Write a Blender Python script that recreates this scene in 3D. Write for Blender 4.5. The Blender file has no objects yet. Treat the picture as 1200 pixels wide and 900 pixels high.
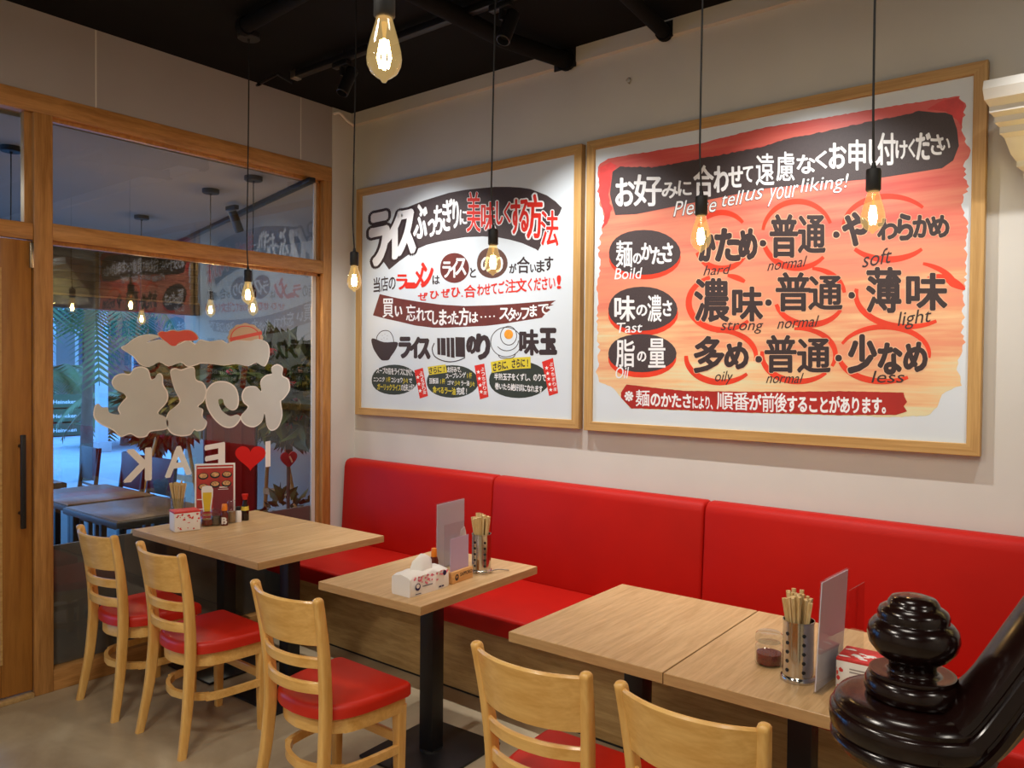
import bpy, bmesh, math, random
from mathutils import Vector, Matrix
from mathutils.geometry import tessellate_polygon
random.seed(11)
SC = bpy.context.scene
COL = SC.collection
PI = math.pi

# ------------------------------------------------------------------ camera, world, light, exposure
CAM = Vector((4.16537, -3.49214, 1.61))
FPX, PITCH, YAW, ROLL = 926.02, -0.01945, -0.67634, 0.00944
_cp, _sp, _cy, _sy = math.cos(PITCH), math.sin(PITCH), math.cos(YAW), math.sin(YAW)
_f = Vector((_sy*_cp, _cy*_cp, _sp)); _r0 = Vector((_cy, -_sy, 0)); _u0 = _r0.cross(_f)
_rt = math.cos(ROLL)*_r0 + math.sin(ROLL)*_u0
_up = -math.sin(ROLL)*_r0 + math.cos(ROLL)*_u0
cd = bpy.data.cameras.new('camera'); cam = bpy.data.objects.new('camera', cd); COL.objects.link(cam)
cam.matrix_world = Matrix(((_rt.x, _up.x, -_f.x, CAM.x), (_rt.y, _up.y, -_f.y, CAM.y), (_rt.z, _up.z, -_f.z, CAM.z), (0, 0, 0, 1)))
cd.sensor_fit = 'HORIZONTAL'; cd.sensor_width = 36; cd.lens = FPX/1200*36; cd.clip_start = 0.05; cd.clip_end = 200
SC.camera = cam

def PX(u, v, ax, val):
    """point where the view ray through photo pixel (u, v) meets the plane axis=val"""
    d = _rt*((u-600)/FPX) - _up*((v-450)/FPX) + _f
    t = (val-CAM[ax])/d[ax]
    return CAM + d*t

vs = SC.view_settings
vs.view_transform = 'Standard'; vs.look = 'None'; vs.gamma = 1; vs.use_curve_mapping = False
vs.exposure = 0.0
SC.cycles.use_denoising = True
SC.cycles.max_bounces = 10; SC.cycles.transparent_max_bounces = 24
SC.cycles.sample_clamp_indirect = 6; SC.cycles.caustics_reflective = False; SC.cycles.caustics_refractive = False

W = bpy.data.worlds.new('dusk_sky'); SC.world = W; W.use_nodes = True
_bg = W.node_tree.nodes['Background']; _bg.inputs[0].default_value = (0.13, 0.42, 1.0, 1); _bg.inputs[1].default_value = 4.6

def light(name, kind, loc, energy, color, **kw):
    l = bpy.data.lights.new(name, kind); l.energy = energy; l.color = color
    tgt = kw.pop('target', None)
    for k, v in kw.items(): setattr(l, k, v)
    o = bpy.data.objects.new(name, l); COL.objects.link(o); o.location = loc
    if tgt is not None:
        o.rotation_euler = (Vector(tgt)-Vector(loc)).to_track_quat('-Z', 'Y').to_euler()
    return o
WARM = (1.0, 0.80, 0.58)
for i, (x, y, e) in enumerate([(2.4, -3.3, 31), (4.3, -4.6, 34), (2.0, -5.3, 29), (5.8, -2.8, 18), (3.6, -2.2, 11)]):
    light('ceiling_fill_light', 'AREA', (x, y, 3.24), e, (1.0, 0.92, 0.81), shape='DISK', size=0.5)  # unseen area lights without fixtures, added to fill the room
HEADS = [0.78, 1.885, 3.0, 4.1]
for x in HEADS:
    light('spotlight_beam', 'SPOT', (x, -0.69, 3.03), 92 if x < 4 else 50, (1.0, 0.985, 0.97), spot_size=math.radians(94), spot_blend=0.85,
          shadow_soft_size=0.018, target=(x+0.03, -0.02, 1.15))

# ------------------------------------------------------------------ helpers
def S(r, g, b):
    f = lambda c: (c/255/12.92) if c/255 <= 0.04045 else ((c/255+0.055)/1.055)**2.4
    return (f(r), f(g), f(b), 1)

def new_mat(name):
    m = bpy.data.materials.new(name); m.use_nodes = True
    return m, m.node_tree.nodes, m.node_tree.links, m.node_tree.nodes['Principled BSDF']

def mat(name, color, rough=0.5, metal=0.0, vary=0.0, scale=6, bump=0.0, bscale=60, spec=0.5, coat=0.0):
    m, N, L, p = new_mat(name)
    p.inputs['Base Color'].default_value = color; p.inputs['Roughness'].default_value = rough
    p.inputs['Metallic'].default_value = metal; p.inputs['Specular IOR Level'].default_value = spec
    p.inputs['Coat Weight'].default_value = coat; p.inputs['Coat Roughness'].default_value = 0.08
    tc = N.new('ShaderNodeTexCoord')
    n = N.new('ShaderNodeTexNoise'); n.inputs['Scale'].default_value = scale; n.inputs['Detail'].default_value = 5
    L.new(tc.outputs['Object'], n.inputs['Vector'])
    v = max(vary, 0.01)
    r = N.new('ShaderNodeValToRGB')
    r.color_ramp.elements[0].position = 0.3; r.color_ramp.elements[1].position = 0.7
    r.color_ramp.elements[0].color = tuple(c*(1-v) for c in color[:3])+(1,)
    r.color_ramp.elements[1].color = tuple(min(1, c*(1+v)) for c in color[:3])+(1,)
    L.new(n.outputs['Fac'], r.inputs['Fac']); L.new(r.outputs['Color'], p.inputs['Base Color'])
    if bump:
        b = N.new('ShaderNodeTexNoise'); b.inputs['Scale'].default_value = bscale; b.inputs['Detail'].default_value = 3
        bb = N.new('ShaderNodeBump'); bb.inputs['Strength'].default_value = bump; bb.inputs['Distance'].default_value = 0.004
        L.new(tc.outputs['Object'], b.inputs['Vector']); L.new(b.outputs['Fac'], bb.inputs['Height']); L.new(bb.outputs['Normal'], p.inputs['Normal'])
    return m

def wood(name, dark, lightc, stretch=(1, 1, 12), scale=14, rough=0.4, coat=0.0, rings=0.5):
    """grain runs along the axis with the smallest stretch factor"""
    m, N, L, p = new_mat(name)
    tc = N.new('ShaderNodeTexCoord'); mp = N.new('ShaderNodeMapping'); mp.inputs['Scale'].default_value = stretch
    L.new(tc.outputs['Object'], mp.inputs['Vector'])
    n = N.new('ShaderNodeTexNoise'); n.inputs['Scale'].default_value = scale; n.inputs['Detail'].default_value = 7; n.inputs['Distortion'].default_value = 0.6
    L.new(mp.outputs['Vector'], n.inputs['Vector'])
    n2 = N.new('ShaderNodeTexNoise'); n2.inputs['Scale'].default_value = scale*5; n2.inputs['Detail'].default_value = 3
    L.new(mp.outputs['Vector'], n2.inputs['Vector'])
    mx = N.new('ShaderNodeMix'); mx.data_type = 'FLOAT'; mx.inputs[0].default_value = 0.3
    L.new(n.outputs['Fac'], mx.inputs[2]); L.new(n2.outputs['Fac'], mx.inputs[3])
    r = N.new('ShaderNodeValToRGB'); e = r.color_ramp.elements
    e[0].position = 0.36; e[1].position = 0.62; e[0].color = dark; e[1].color = lightc
    L.new(mx.outputs[0], r.inputs['Fac']); L.new(r.outputs['Color'], p.inputs['Base Color'])
    p.inputs['Roughness'].default_value = rough; p.inputs['Coat Weight'].default_value = coat; p.inputs['Coat Roughness'].default_value = 0.12
    return m

def clear(name, tint=(0.95, 0.97, 0.97), gain=1.0, ior=1.5, rough=0.0):
    """thin clear sheet: see-through with a Fresnel reflection on its outer faces"""
    m = bpy.data.materials.new(name); m.use_nodes = True
    N, L = m.node_tree.nodes, m.node_tree.links; N.clear()
    o = N.new('ShaderNodeOutputMaterial'); mx = N.new('ShaderNodeMixShader'); t = N.new('ShaderNodeBsdfTransparent'); g = N.new('ShaderNodeBsdfGlossy')
    t.inputs[0].default_value = tuple(tint)+(1,); g.inputs['Roughness'].default_value = rough
    f = N.new('ShaderNodeFresnel'); f.inputs[0].default_value = ior
    ge = N.new('ShaderNodeNewGeometry'); sb = N.new('ShaderNodeMath'); sb.operation = 'SUBTRACT'; sb.inputs[0].default_value = 1
    L.new(ge.outputs['Backfacing'], sb.inputs[1])
    mu = N.new('ShaderNodeMath'); mu.operation = 'MULTIPLY'; mu.inputs[1].default_value = gain; mu.use_clamp = True
    mu2 = N.new('ShaderNodeMath'); mu2.operation = 'MULTIPLY'
    L.new(f.outputs[0], mu.inputs[0]); L.new(mu.outputs[0], mu2.inputs[0]); L.new(sb.outputs[0], mu2.inputs[1])
    L.new(mu2.outputs[0], mx.inputs[0]); L.new(t.outputs[0], mx.inputs[1]); L.new(g.outputs[0], mx.inputs[2]); L.new(mx.outputs[0], o.inputs[0])
    return m

def emit(name, color, strength):
    m = bpy.data.materials.new(name); m.use_nodes = True
    N, L = m.node_tree.nodes, m.node_tree.links; N.clear()
    o = N.new('ShaderNodeOutputMaterial'); e = N.new('ShaderNodeEmission'); e.inputs[0].default_value = color; e.inputs[1].default_value = strength
    L.new(e.outputs[0], o.inputs[0]); return m

class MB:
    """collects shapes into one mesh"""
    def __init__(s): s.bm = bmesh.new()
    def add(s, tmp, mtx=None):
        if mtx is not None: bmesh.ops.transform(tmp, matrix=mtx, verts=tmp.verts)
        me = bpy.data.meshes.new('t'); tmp.to_mesh(me); tmp.free(); s.bm.from_mesh(me); bpy.data.meshes.remove(me); return s
    def box(s, x0, x1, y0, y1, z0, z1, bev=0.0, seg=2, mtx=None):
        t = bmesh.new(); bmesh.ops.create_cube(t, size=1)
        for v in t.verts: v.co = Vector(((x0+x1)/2+v.co.x*(x1-x0), (y0+y1)/2+v.co.y*(y1-y0), (z0+z1)/2+v.co.z*(z1-z0)))
        if bev: bmesh.ops.bevel(t, geom=t.edges[:], offset=bev, segments=seg, profile=0.5, affect='EDGES')
        return s.add(t, mtx)
    def lathe(s, prof, seg=28, at=(0, 0, 0), mtx=None, squash=1.0):
        t = bmesh.new(); rings = []
        for r, z in prof:
            if r < 1e-6: rings.append([t.verts.new((at[0], at[1], at[2]+z))])
            else: rings.append([t.verts.new((at[0]+r*math.cos(2*PI*k/seg), at[1]+squash*r*math.sin(2*PI*k/seg), at[2]+z)) for k in range(seg)])
        for a, b in zip(rings, rings[1:]):
            for k in range(seg):
                k2 = (k+1) % seg
                q = [a[k % len(a)], a[k2 % len(a)], b[k2 % len(b)], b[k % len(b)]]
                q = list(dict.fromkeys(q))
                if len(q) > 2: t.faces.new(q)
        for ring, flip in ((rings[0], True), (rings[-1], False)):
            if len(ring) > 1: t.faces.new(ring[::-1] if flip else ring)
        bmesh.ops.recalc_face_normals(t, faces=t.faces); return s.add(t, mtx)
    def tube(s, path, r, seg=10, closed=False, mtx=None):
        path = [Vector(p) for p in path]; n = len(path); t = bmesh.new(); rings = []
        nrm = None
        for i, p in enumerate(path):
            a = path[(i-1) % n] if (closed or i > 0) else p; b = path[(i+1) % n] if (closed or i < n-1) else p
            tg = (b-a).normalized()
            if nrm is None: nrm = tg.orthogonal().normalized()
            nrm = (nrm - tg*nrm.dot(tg)).normalized(); bi = tg.cross(nrm)
            rr = r[i] if isinstance(r, (list, tuple)) else r
            rings.append([t.verts.new(p+rr*(math.cos(2*PI*k/seg)*nrm+math.sin(2*PI*k/seg)*bi)) for k in range(seg)])
        m = n if closed else n-1
        for i in range(m):
            a, b = rings[i], rings[(i+1) % n]
            for k in range(seg): t.faces.new((a[k], a[(k+1) % seg], b[(k+1) % seg], b[k]))
        if not closed: t.faces.new(rings[0][::-1]); t.faces.new(rings[-1])
        bmesh.ops.recalc_face_normals(t, faces=t.faces); return s.add(t, mtx)
    def loft(s, sections, mtx=None, cap=True):
        """sections: lists of equally many 3D points"""
        t = bmesh.new(); R = [[t.verts.new(p) for p in sec] for sec in sections]; n = len(R[0])
        for a, b in zip(R, R[1:]):
            for k in range(n): t.faces.new((a[k], a[(k+1) % n], b[(k+1) % n], b[k]))
        if cap: t.faces.new(R[0][::-1]); t.faces.new(R[-1])
        bmesh.ops.recalc_face_normals(t, faces=t.faces); return s.add(t, mtx)
    def prism(s, poly, z0, z1, bev=0.0, seg=2, mtx=None):
        """poly in xy, extruded along z"""
        t = bmesh.new(); a = [t.verts.new((x, y, z0)) for x, y in poly]; b = [t.verts.new((x, y, z1)) for x, y in poly]; n = len(poly)
        t.faces.new(a[::-1]); top = t.faces.new(b)
        for k in range(n): t.faces.new((a[k], a[(k+1) % n], b[(k+1) % n], b[k]))
        bmesh.ops.recalc_face_normals(t, faces=t.faces)
        if bev:
            ed = [e for e in t.edges if abs(e.verts[0].co.z-e.verts[1].co.z) < 1e-6 and e.verts[0].co.z > (z0+z1)/2]
            bmesh.ops.bevel(t, geom=ed, offset=bev, segments=seg, profile=0.5, affect='EDGES')
        return s.add(t, mtx)
    def flat(s, pts):
        """one flat filled outline from 3D points"""
        t = bmesh.new(); v = [t.verts.new(p) for p in pts]
        for tri in tessellate_polygon([pts]):
            try: t.faces.new([v[i] for i in tri])
            except ValueError: pass
        return s.add(t)
    def build(s, name, m, parent=None, smooth=True, angle=38):
        return obj(name, s.bm, m, parent, smooth, angle)

def obj(name, bm, m, parent=None, smooth=True, angle=38):
    me = bpy.data.meshes.new(name)
    if isinstance(bm, bpy.types.Mesh): me = bm
    else: bm.to_mesh(me); bm.free()
    me.materials.append(m)
    if smooth and len(me.polygons):
        me.shade_smooth(); me.set_sharp_from_angle(angle=math.radians(angle))
    o = bpy.data.objects.new(name, me); COL.objects.link(o)
    if parent is not None: o.parent = parent
    return o
def tag(o, label=None, cat=None, group=None, kind=None):
    if label: o['label'] = label
    if cat: o['category'] = cat
    if group: o['group'] = group
    if kind: o['kind'] = kind
    return o
def thing(name, label, cat, loc=(0, 0, 0), rotz=0.0, group=None, kind=None):
    o = bpy.data.objects.new(name, None); COL.objects.link(o); o.location = loc; o.rotation_euler = (0, 0, rotz); o.empty_display_size = 0.1
    return tag(o, label, cat, group, kind)
def struct(name, mb, m, parent=None, label=None, smooth=False):
    o = mb.build(name, m, parent, smooth)
    if parent is None: o['kind'] = 'structure'; o['label'] = label or name.replace('_', ' '); o['category'] = name.split('_')[0]
    return o
def dup(root, loc, rotz=0.0, label=None, group=None):
    r = root.copy(); COL.objects.link(r); r.location = loc; r.rotation_euler = (0, 0, rotz)
    if label: r['label'] = label
    if group: r['group'] = group
    for ch in list(root.children):
        c = ch.copy(); COL.objects.link(c); c.parent = r
        for g in list(ch.children):
            d = g.copy(); COL.objects.link(d); d.parent = c
    return r
def catmull(pts, n=6, closed=True):
    out = []; N = len(pts)
    rng = range(N if closed else N-1)
    for i in rng:
        g = lambda k: pts[k % N] if closed else pts[min(max(k, 0), N-1)]
        p0, p1, p2, p3 = g(i-1), g(i), g(i+1), g(i+2)
        for k in range(n):
            t = k/n
            out.append(tuple(0.5*((2*b)+(-a+c)*t+(2*a-5*b+4*c-d)*t*t+(-a+3*b-3*c+d)*t**3) for a, b, c, d in zip(p0, p1, p2, p3)))
    if not closed: out.append(tuple(pts[-1]))
    return out
def interp(pl, x):
    if x <= pl[0][0]: return pl[0][1]
    for (a, b), (c, d) in zip(pl, pl[1:]):
        if x <= c: return b+(d-b)*(x-a)/(c-a)
    return pl[-1][1]

# glyph outlines from Blender's own built-in font
_gl = {}
def glyph(text, bold):
    k = (text, bold)
    if k in _gl: return _gl[k]
    cu = bpy.data.curves.new('g', 'FONT'); cu.body = text; cu.size = 1; cu.offset = bold; cu.resolution_u = 3; cu.fill_mode = 'FRONT'
    o = bpy.data.objects.new('g', cu); COL.objects.link(o)
    dg = bpy.context.evaluated_depsgraph_get(); dg.update()
    me = bpy.data.meshes.new_from_object(o.evaluated_get(dg))
    V = [(v.co.x, v.co.y) for v in me.vertices]; F = [tuple(p.vertices) for p in me.polygons]
    bpy.data.objects.remove(o); bpy.data.curves.remove(cu); bpy.data.meshes.remove(me)
    _gl[k] = (V, F); return _gl[k]

HEAVY = '普通濃薄遠慮麺脂量買忘順番美熟醤調度'
MIDDLE = '味多法好合申付前後店注杯れ'
class Art:
    """flat print on one plane, positions read off the photo in pixels"""
    def __init__(s, ax, val): s.ax, s.val, s.mb, s.k = ax, val, MB(), 0
    def P(s, u, v): return PX(u, v, s.ax, s.val+(-1 if s.ax == 1 else 1)*s.k*0.000008)
    def poly(s, pts, smooth=0, closed=True):
        s.k += 1
        if smooth: pts = catmull(pts, smooth)
        s.mb.flat([s.P(*p) for p in pts]); return s
    def disc(s, cx, cy, rx, ry=None, n=28, wob=0.0):
        ry = ry or rx
        return s.poly([(cx+rx*math.cos(2*PI*k/n)*(1+wob*math.sin(3*2*PI*k/n+1)), cy+ry*math.sin(2*PI*k/n)*(1+wob*math.cos(2*2*PI*k/n))) for k in range(n)])
    def stroke(s, pts, w, n=6, taper=True):
        s.k += 1
        pts = catmull(pts, n, closed=False); t = bmesh.new(); N = len(pts); L, R = [], []
        for i, p in enumerate(pts):
            a, b = pts[max(i-1, 0)], pts[min(i+1, N-1)]; dx, dy = b[0]-a[0], b[1]-a[1]; l = math.hypot(dx, dy) or 1
            ww = (w(i/(N-1)) if callable(w) else w)*0.5
            L.append(t.verts.new(s.P(p[0]-dy/l*ww, p[1]+dx/l*ww))); R.append(t.verts.new(s.P(p[0]+dy/l*ww, p[1]-dx/l*ww)))
        for i in range(N-1): t.faces.new((L[i], L[i+1], R[i+1], R[i]))
        s.mb.add(t); return s
    def arc(s, cx, cy, rx, ry, a0, a1, w, tilt=0):
        pts = []
        for k in range(15):
            a = math.radians(a0+(a1-a0)*k/14); x, y = rx*math.cos(a), -ry*math.sin(a)
            pts.append((cx+x, cy+y+tilt*x))
        return s.stroke(pts, lambda t: w*(0.35+0.65*math.sin(PI*min(1, 0.12+t*0.8))), 2)
    def _put(s, G, f, bold=0.0, aspect=1.0):
        n = 0 if bold <= 0.002 else (6 if bold < 0.03 else (10 if bold < 0.05 else 20))
        sh = [(0, 0)]+[(bold*aspect*math.cos(2*PI*k/n), bold*math.sin(2*PI*k/n)) for k in range(n)]
        t = bmesh.new(); N = Vector((0, 0, 0)); N[s.ax] = -0.00001 if s.ax == 1 else 0.00001
        for q, (dx, dy) in enumerate(sh):
            vv = [t.verts.new(s.P(*f(x+dx, y+dy))+N*q) for x, y in G[0]]
            for fc in G[1]:
                try: t.faces.new([vv[i] for i in fc])
                except ValueError: pass
        s.mb.add(t)
    def fit(s, ch, x0, x1, y0, y1, bold=0.02, lean=0.0, mirror=False, grow=0.0, slope=0.0):
        """glyph(s) stretched so that the ink fills the pixel box"""
        base = glyph(ch, 0.0)[0]; G = glyph(ch, 0.0)
        if not G[0]: return s
        bold *= 0.3 if ch in HEAVY else (0.6 if ch in MIDDLE else 0.85)
        a0, a1 = min(v[0] for v in base), max(v[0] for v in base); b0, b1 = min(v[1] for v in base), max(v[1] for v in base)
        def f(x, y):
            u = (x-a0)/(a1-a0 or 1); v = (y-b0)/(b1-b0 or 1)
            if mirror: u = 1-u
            return (x0+(x1-x0)*u+lean*(v-0.5), y1+(y0-y1)*v+slope*(u-0.5))
        s._put(G, f, bold, ((a1-a0)/(x1-x0))/((b1-b0)/(y1-y0)) if len(ch) == 1 else 1.0); return s
    def run(s, text, x0, x1, top, bot, bold=0.02, mirror=False):
        """full-width characters spread evenly between x0 and x1; top/bot: y or [(x, y)...]"""
        n = len(text); w = (x1-x0)/n
        for i, ch in enumerate(text):
            if ch == ' ': continue
            G = glyph(ch, 0.0)
            asc = ord(ch) < 128
            cw = (max(v[0] for v in G[0])+min(v[0] for v in G[0])) if asc else 1.0
            def f(x, y):
                u = 0.5+(x-cw/2)*1.06
                X = x0+(i+u)*w
                tp = top if not isinstance(top, list) else interp(top, X); bt = bot if not isinstance(bot, list) else interp(bot, X)
                v = (y+0.08)/0.92
                return (X, bt+(tp-bt)*v)
            s._put(G, f, bold*(0.3 if ch in HEAVY else 0.6 if ch in MIDDLE else 1.0))
        return s
    def build(s, name, m, parent):
        o = s.mb.build(name, m, None, smooth=False)
        if parent is not None:
            me = o.data; me.transform(Matrix.Translation(-Vector(parent.location))); o.parent = parent
        return o

# ------------------------------------------------------------------ materials
def wall_mat(name, c):
    return mat(name, c, 0.85, vary=0.03, scale=2.5, bump=0.05, bscale=180)
M = {}
M['wall'] = wall_mat('painted_plaster', S(209, 206, 197))
M['grey_wall'] = wall_mat('grey_board', S(164, 158, 153))
M['ceil'] = mat('black_ceiling_paint', S(9, 9, 9), 0.85, spec=0.2, vary=0.25, scale=3)
M['black'] = mat('black_metal', S(20, 20, 22), 0.42, vary=0.1)
M['black_matte'] = mat('black_plastic', S(18, 18, 19), 0.6, vary=0.1)
M['dark_panel'] = mat('dark_film', S(124, 120, 118), 0.5, vary=0.05)
M['red'] = mat('red_vinyl', S(178, 18, 6), 0.55, spec=0.22, vary=0.05, scale=4, bump=0.06, bscale=300)
M['seat_red'] = mat('red_seat_vinyl', S(204, 38, 18), 0.42, vary=0.05, scale=5, bump=0.05, bscale=300)
M['frame_wood_h'] = wood('amber_wood_h', S(158, 108, 54), S(196, 142, 80), (22, 2.2, 22), 1.6, 0.42)
M['frame_wood_v'] = wood('amber_wood_v', S(158, 108, 54), S(196, 142, 80), (22, 22, 1.6), 1.6, 0.42)
M['door_wood'] = wood('door_wood', S(140, 88, 32), S(168, 112, 46), (18, 18, 1.2), 1.4, 0.45)
M['poster_wood'] = wood('pale_oak', S(172, 130, 72), S(198, 158, 96), (1, 14, 30), 2, 0.5)
M['poster_wood_v'] = wood('pale_oak_upright', S(172, 130, 72), S(198, 158, 96), (30, 14, 1), 2, 0.5)
M['table_wood'] = wood('oak_laminate', S(184, 146, 98), S(210, 174, 126), (12, 0.8, 1.5), 5, 0.36)
M['edge'] = wood('oak_edge_band', S(176, 140, 92), S(192, 156, 106), (1.5, 1.5, 20), 4, 0.4)
M['bench_wood'] = wood('bench_laminate', S(168, 134, 82), S(200, 166, 112), (0.9, 9, 9), 4, 0.5)
M['chair_wood'] = wood('pale_chair_wood', S(218, 164, 84), S(238, 192, 114), (10, 10, 1.4), 2.6, 0.3, coat=0.25)
M['chair_wood_h'] = wood('pale_chair_wood_h', S(218, 164, 84), S(238, 192, 114), (1.4, 10, 10), 2.6, 0.3, coat=0.25)
M['rose_wood'] = mat('dark_lacquered_wood', S(24, 9, 7), 0.2, vary=0.35, scale=9, coat=0.1, spec=0.35)
M['steel'] = mat('polished_steel', S(200, 196, 190), 0.14, metal=1.0)
M['brass'] = mat('brushed_steel', S(190, 180, 160), 0.3, metal=1.0)
M['white'] = mat('white_plastic', S(235, 232, 228), 0.45)
M['paper'] = mat('white_paper', S(236, 232, 226), 0.7)
M['pane'] = clear('window_glass', (0.86, 0.88, 0.87), gain=2.7)
M['jar'] = clear('jar_glass', (0.90, 0.92, 0.92), gain=1.6)
M['bulb'] = clear('amber_bulb_glass_halo', (0.97, 0.84, 0.58), gain=1.4)
_N, _L = M['bulb'].node_tree.nodes, M['bulb'].node_tree.links
_e = _N.new('ShaderNodeEmission'); _e.inputs[0].default_value = (1.0, 0.70, 0.30, 1); _e.inputs[1].default_value = 0.20  # emission added to the glass, stands in for the lens halo
_a = _N.new('ShaderNodeAddShader'); _o = [n for n in _N if n.type == 'OUTPUT_MATERIAL'][0]; _s = _o.inputs[0].links[0].from_socket
_L.new(_s, _a.inputs[0]); _L.new(_e.outputs[0], _a.inputs[1]); _L.new(_a.outputs[0], _o.inputs[0])
M['acrylic'] = clear('acrylic', (0.93, 0.94, 0.95), gain=1.3)
M['filament'] = emit('glowing_filament', (1.0, 0.74, 0.40, 1), 60)
M['led'] = emit('warm_led_strip', (1.0, 0.78, 0.25, 1), 40)

def concrete():
    m, N, L, p = new_mat('polished_concrete')
    tc = N.new('ShaderNodeTexCoord')
    n1 = N.new('ShaderNodeTexNoise'); n1.inputs['Scale'].default_value = 1.3; n1.inputs['Detail'].default_value = 8; n1.inputs['Roughness'].default_value = 0.6; n1.inputs['Distortion'].default_value = 0.7
    L.new(tc.outputs['Object'], n1.inputs['Vector'])
    r = N.new('ShaderNodeValToRGB'); e = r.color_ramp.elements; e[0].position = 0.3; e[1].position = 0.72
    e[0].color = S(138, 120, 94); e[1].color = S(190, 174, 144)
    L.new(n1.outputs['Fac'], r.inputs['Fac']); L.new(r.outputs['Color'], p.inputs['Base Color'])
    n2 = N.new('ShaderNodeTexNoise'); n2.inputs['Scale'].default_value = 5; L.new(tc.outputs['Object'], n2.inputs['Vector'])
    mr = N.new('ShaderNodeMapRange'); mr.inputs[3].default_value = 0.28; mr.inputs[4].default_value = 0.5
    L.new(n2.outputs['Fac'], mr.inputs[0]); L.new(mr.outputs[0], p.inputs['Roughness'])
    return m
M['floor'] = concrete()

# ------------------------------------------------------------------ setting: interior shell
XR, YF, ZC = 6.6, -6.6, 3.30
GX = -0.06
struct('floor', MB().box(-0.10, XR, YF, 0.0, -0.1, 0.0), M['floor'], label='polished beige concrete floor')
struct('ceiling', MB().box(-0.10, XR, YF, 0.0, ZC, ZC+0.1), M['ceil'], label='black painted ceiling')
struct('wall_back', MB().box(-0.3, XR, 0.0, 0.15, -0.1, ZC+0.1), M['wall'], label='white wall behind the posters')
struct('wall_right', MB().box(XR, XR+0.15, YF, 0.15, -0.1, ZC+0.1), M['wall'], label='plain wall on the right')
struct('wall_front', MB().box(-0.3, XR+0.15, YF-0.15, YF, -0.1, ZC+0.1), M['wall'], label='plain wall behind the camera')
wl = MB()
YP0, YP1 = -1.970, -1.886      # post between door and window
YR0, YR1 = -0.263, -0.196      # right post of the window
ZH0, ZH1 = 2.815, 2.910        # header
ZM0, ZM1 = 2.213, 2.296        # mid rail
wl.box(-0.10, -0.004, YF, YR1, ZH1, ZC)
struct('wall_left', wl, M['grey_wall'], label='grey boarded wall above the wooden window frame')
struct('trim_1', MB().box(-0.0045, -0.002, -1.685, -1.677, ZH1, ZC-0.002).box(-0.0045, -0.002, -0.443, -0.437, ZH1, ZC-0.002), M['wall'], label='pale joint strips between the grey wall boards')
struct('wall_corner', MB().box(-0.10, 0.0, YR1, 0.0, 0.0, ZC-0.0), M['wall'], label='narrow white pier beside the window frame')
struct('wall_left_end', MB().box(-0.10, 0.0, YF, -3.02, 0.0, ZH1), M['wall'], label='wall beyond the door')
struct('trim_2', MB().box(0.0, XR, -0.035, 0.0, 3.222, ZC), M['wall'], label='shallow white beam under the black ceiling')

# window with wooden frame
w1 = thing('window_1', 'large wooden framed shop window with a transom light', 'window', (0, 0, 0), kind='structure')
MB().box(-0.09, 0.0, -3.02, YR1, ZH0, ZH1, 0.004).build('header', M['frame_wood_h'], w1)
MB().box(-0.09, 0.004, YP0, YP1, 0.0, ZH0, 0.004).build('post', M['frame_wood_v'], w1)
MB().box(-0.09, 0.0, YR0, YR1, 0.0, ZH0, 0.004).build('post', M['frame_wood_v'], w1)
MB().box(-0.09, 0.0, YP1, YR0, ZM0, ZM1, 0.004).build('mid_rail', M['frame_wood_h'], w1)
MB().box(-0.09, 0.0, YP1, YR0, 0.0, 0.105, 0.004).build('bottom_rail', M['frame_wood_h'], w1)
b = MB()
for z0, z1 in ((ZM1, ZH0), (0.105, ZM0)):
    b.box(GX-0.012, GX+0.022, YP1, YP1+0.016, z0, z1); b.box(GX-0.012, GX+0.022, YR0-0.016, YR0, z0, z1)
    b.box(GX-0.012, GX+0.022, YP1, YR0, z1-0.016, z1)
b.build('glazing_bead', M['frame_wood_v'], w1)
MB().box(GX-0.008, GX+0.006, YR0-0.045, YR0-0.018, 0.105, ZM0-0.016).box(GX-0.008, GX+0.006, YR0-0.034, YR0-0.018, ZM1, ZH0-0.016).build('pale_edge_strip', M['wall'], w1)
MB().box(GX-0.004, GX+0.004, YP1, YR0, 0.105, ZM0).build('pane', M['pane'], w1)
MB().box(GX-0.004, GX+0.004, YP1, YR0, ZM1, ZH0).build('pane', M['pane'], w1)
MB().box(GX-0.022, GX-0.010, YP1, YR0, 0.105, 0.705).build('dark_lower_panel', M['dark_panel'], w1)

# transom over the door
w2 = thing('window_2', 'wooden framed transom light above the door', 'window', (0, 0, 0), kind='structure')
MB().box(-0.09, -0.002, -3.02, YP0, 2.205, 2.285, 0.004).build('transom_rail', M['frame_wood_h'], w2)
MB().box(-0.09, 0.0, -3.02, -2.96, 0.0, ZH0, 0.004).build('post', M['frame_wood_v'], w2)
MB().box(GX-0.004, GX+0.004, -2.96, YP0, 2.285, ZH0).build('pane', M['pane'], w2)
MB().box(GX-0.012, GX+0.03, YP0-0.03, YP0, 2.285, ZH0).build('glazing_bead', M['frame_wood_v'], w2)

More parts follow.
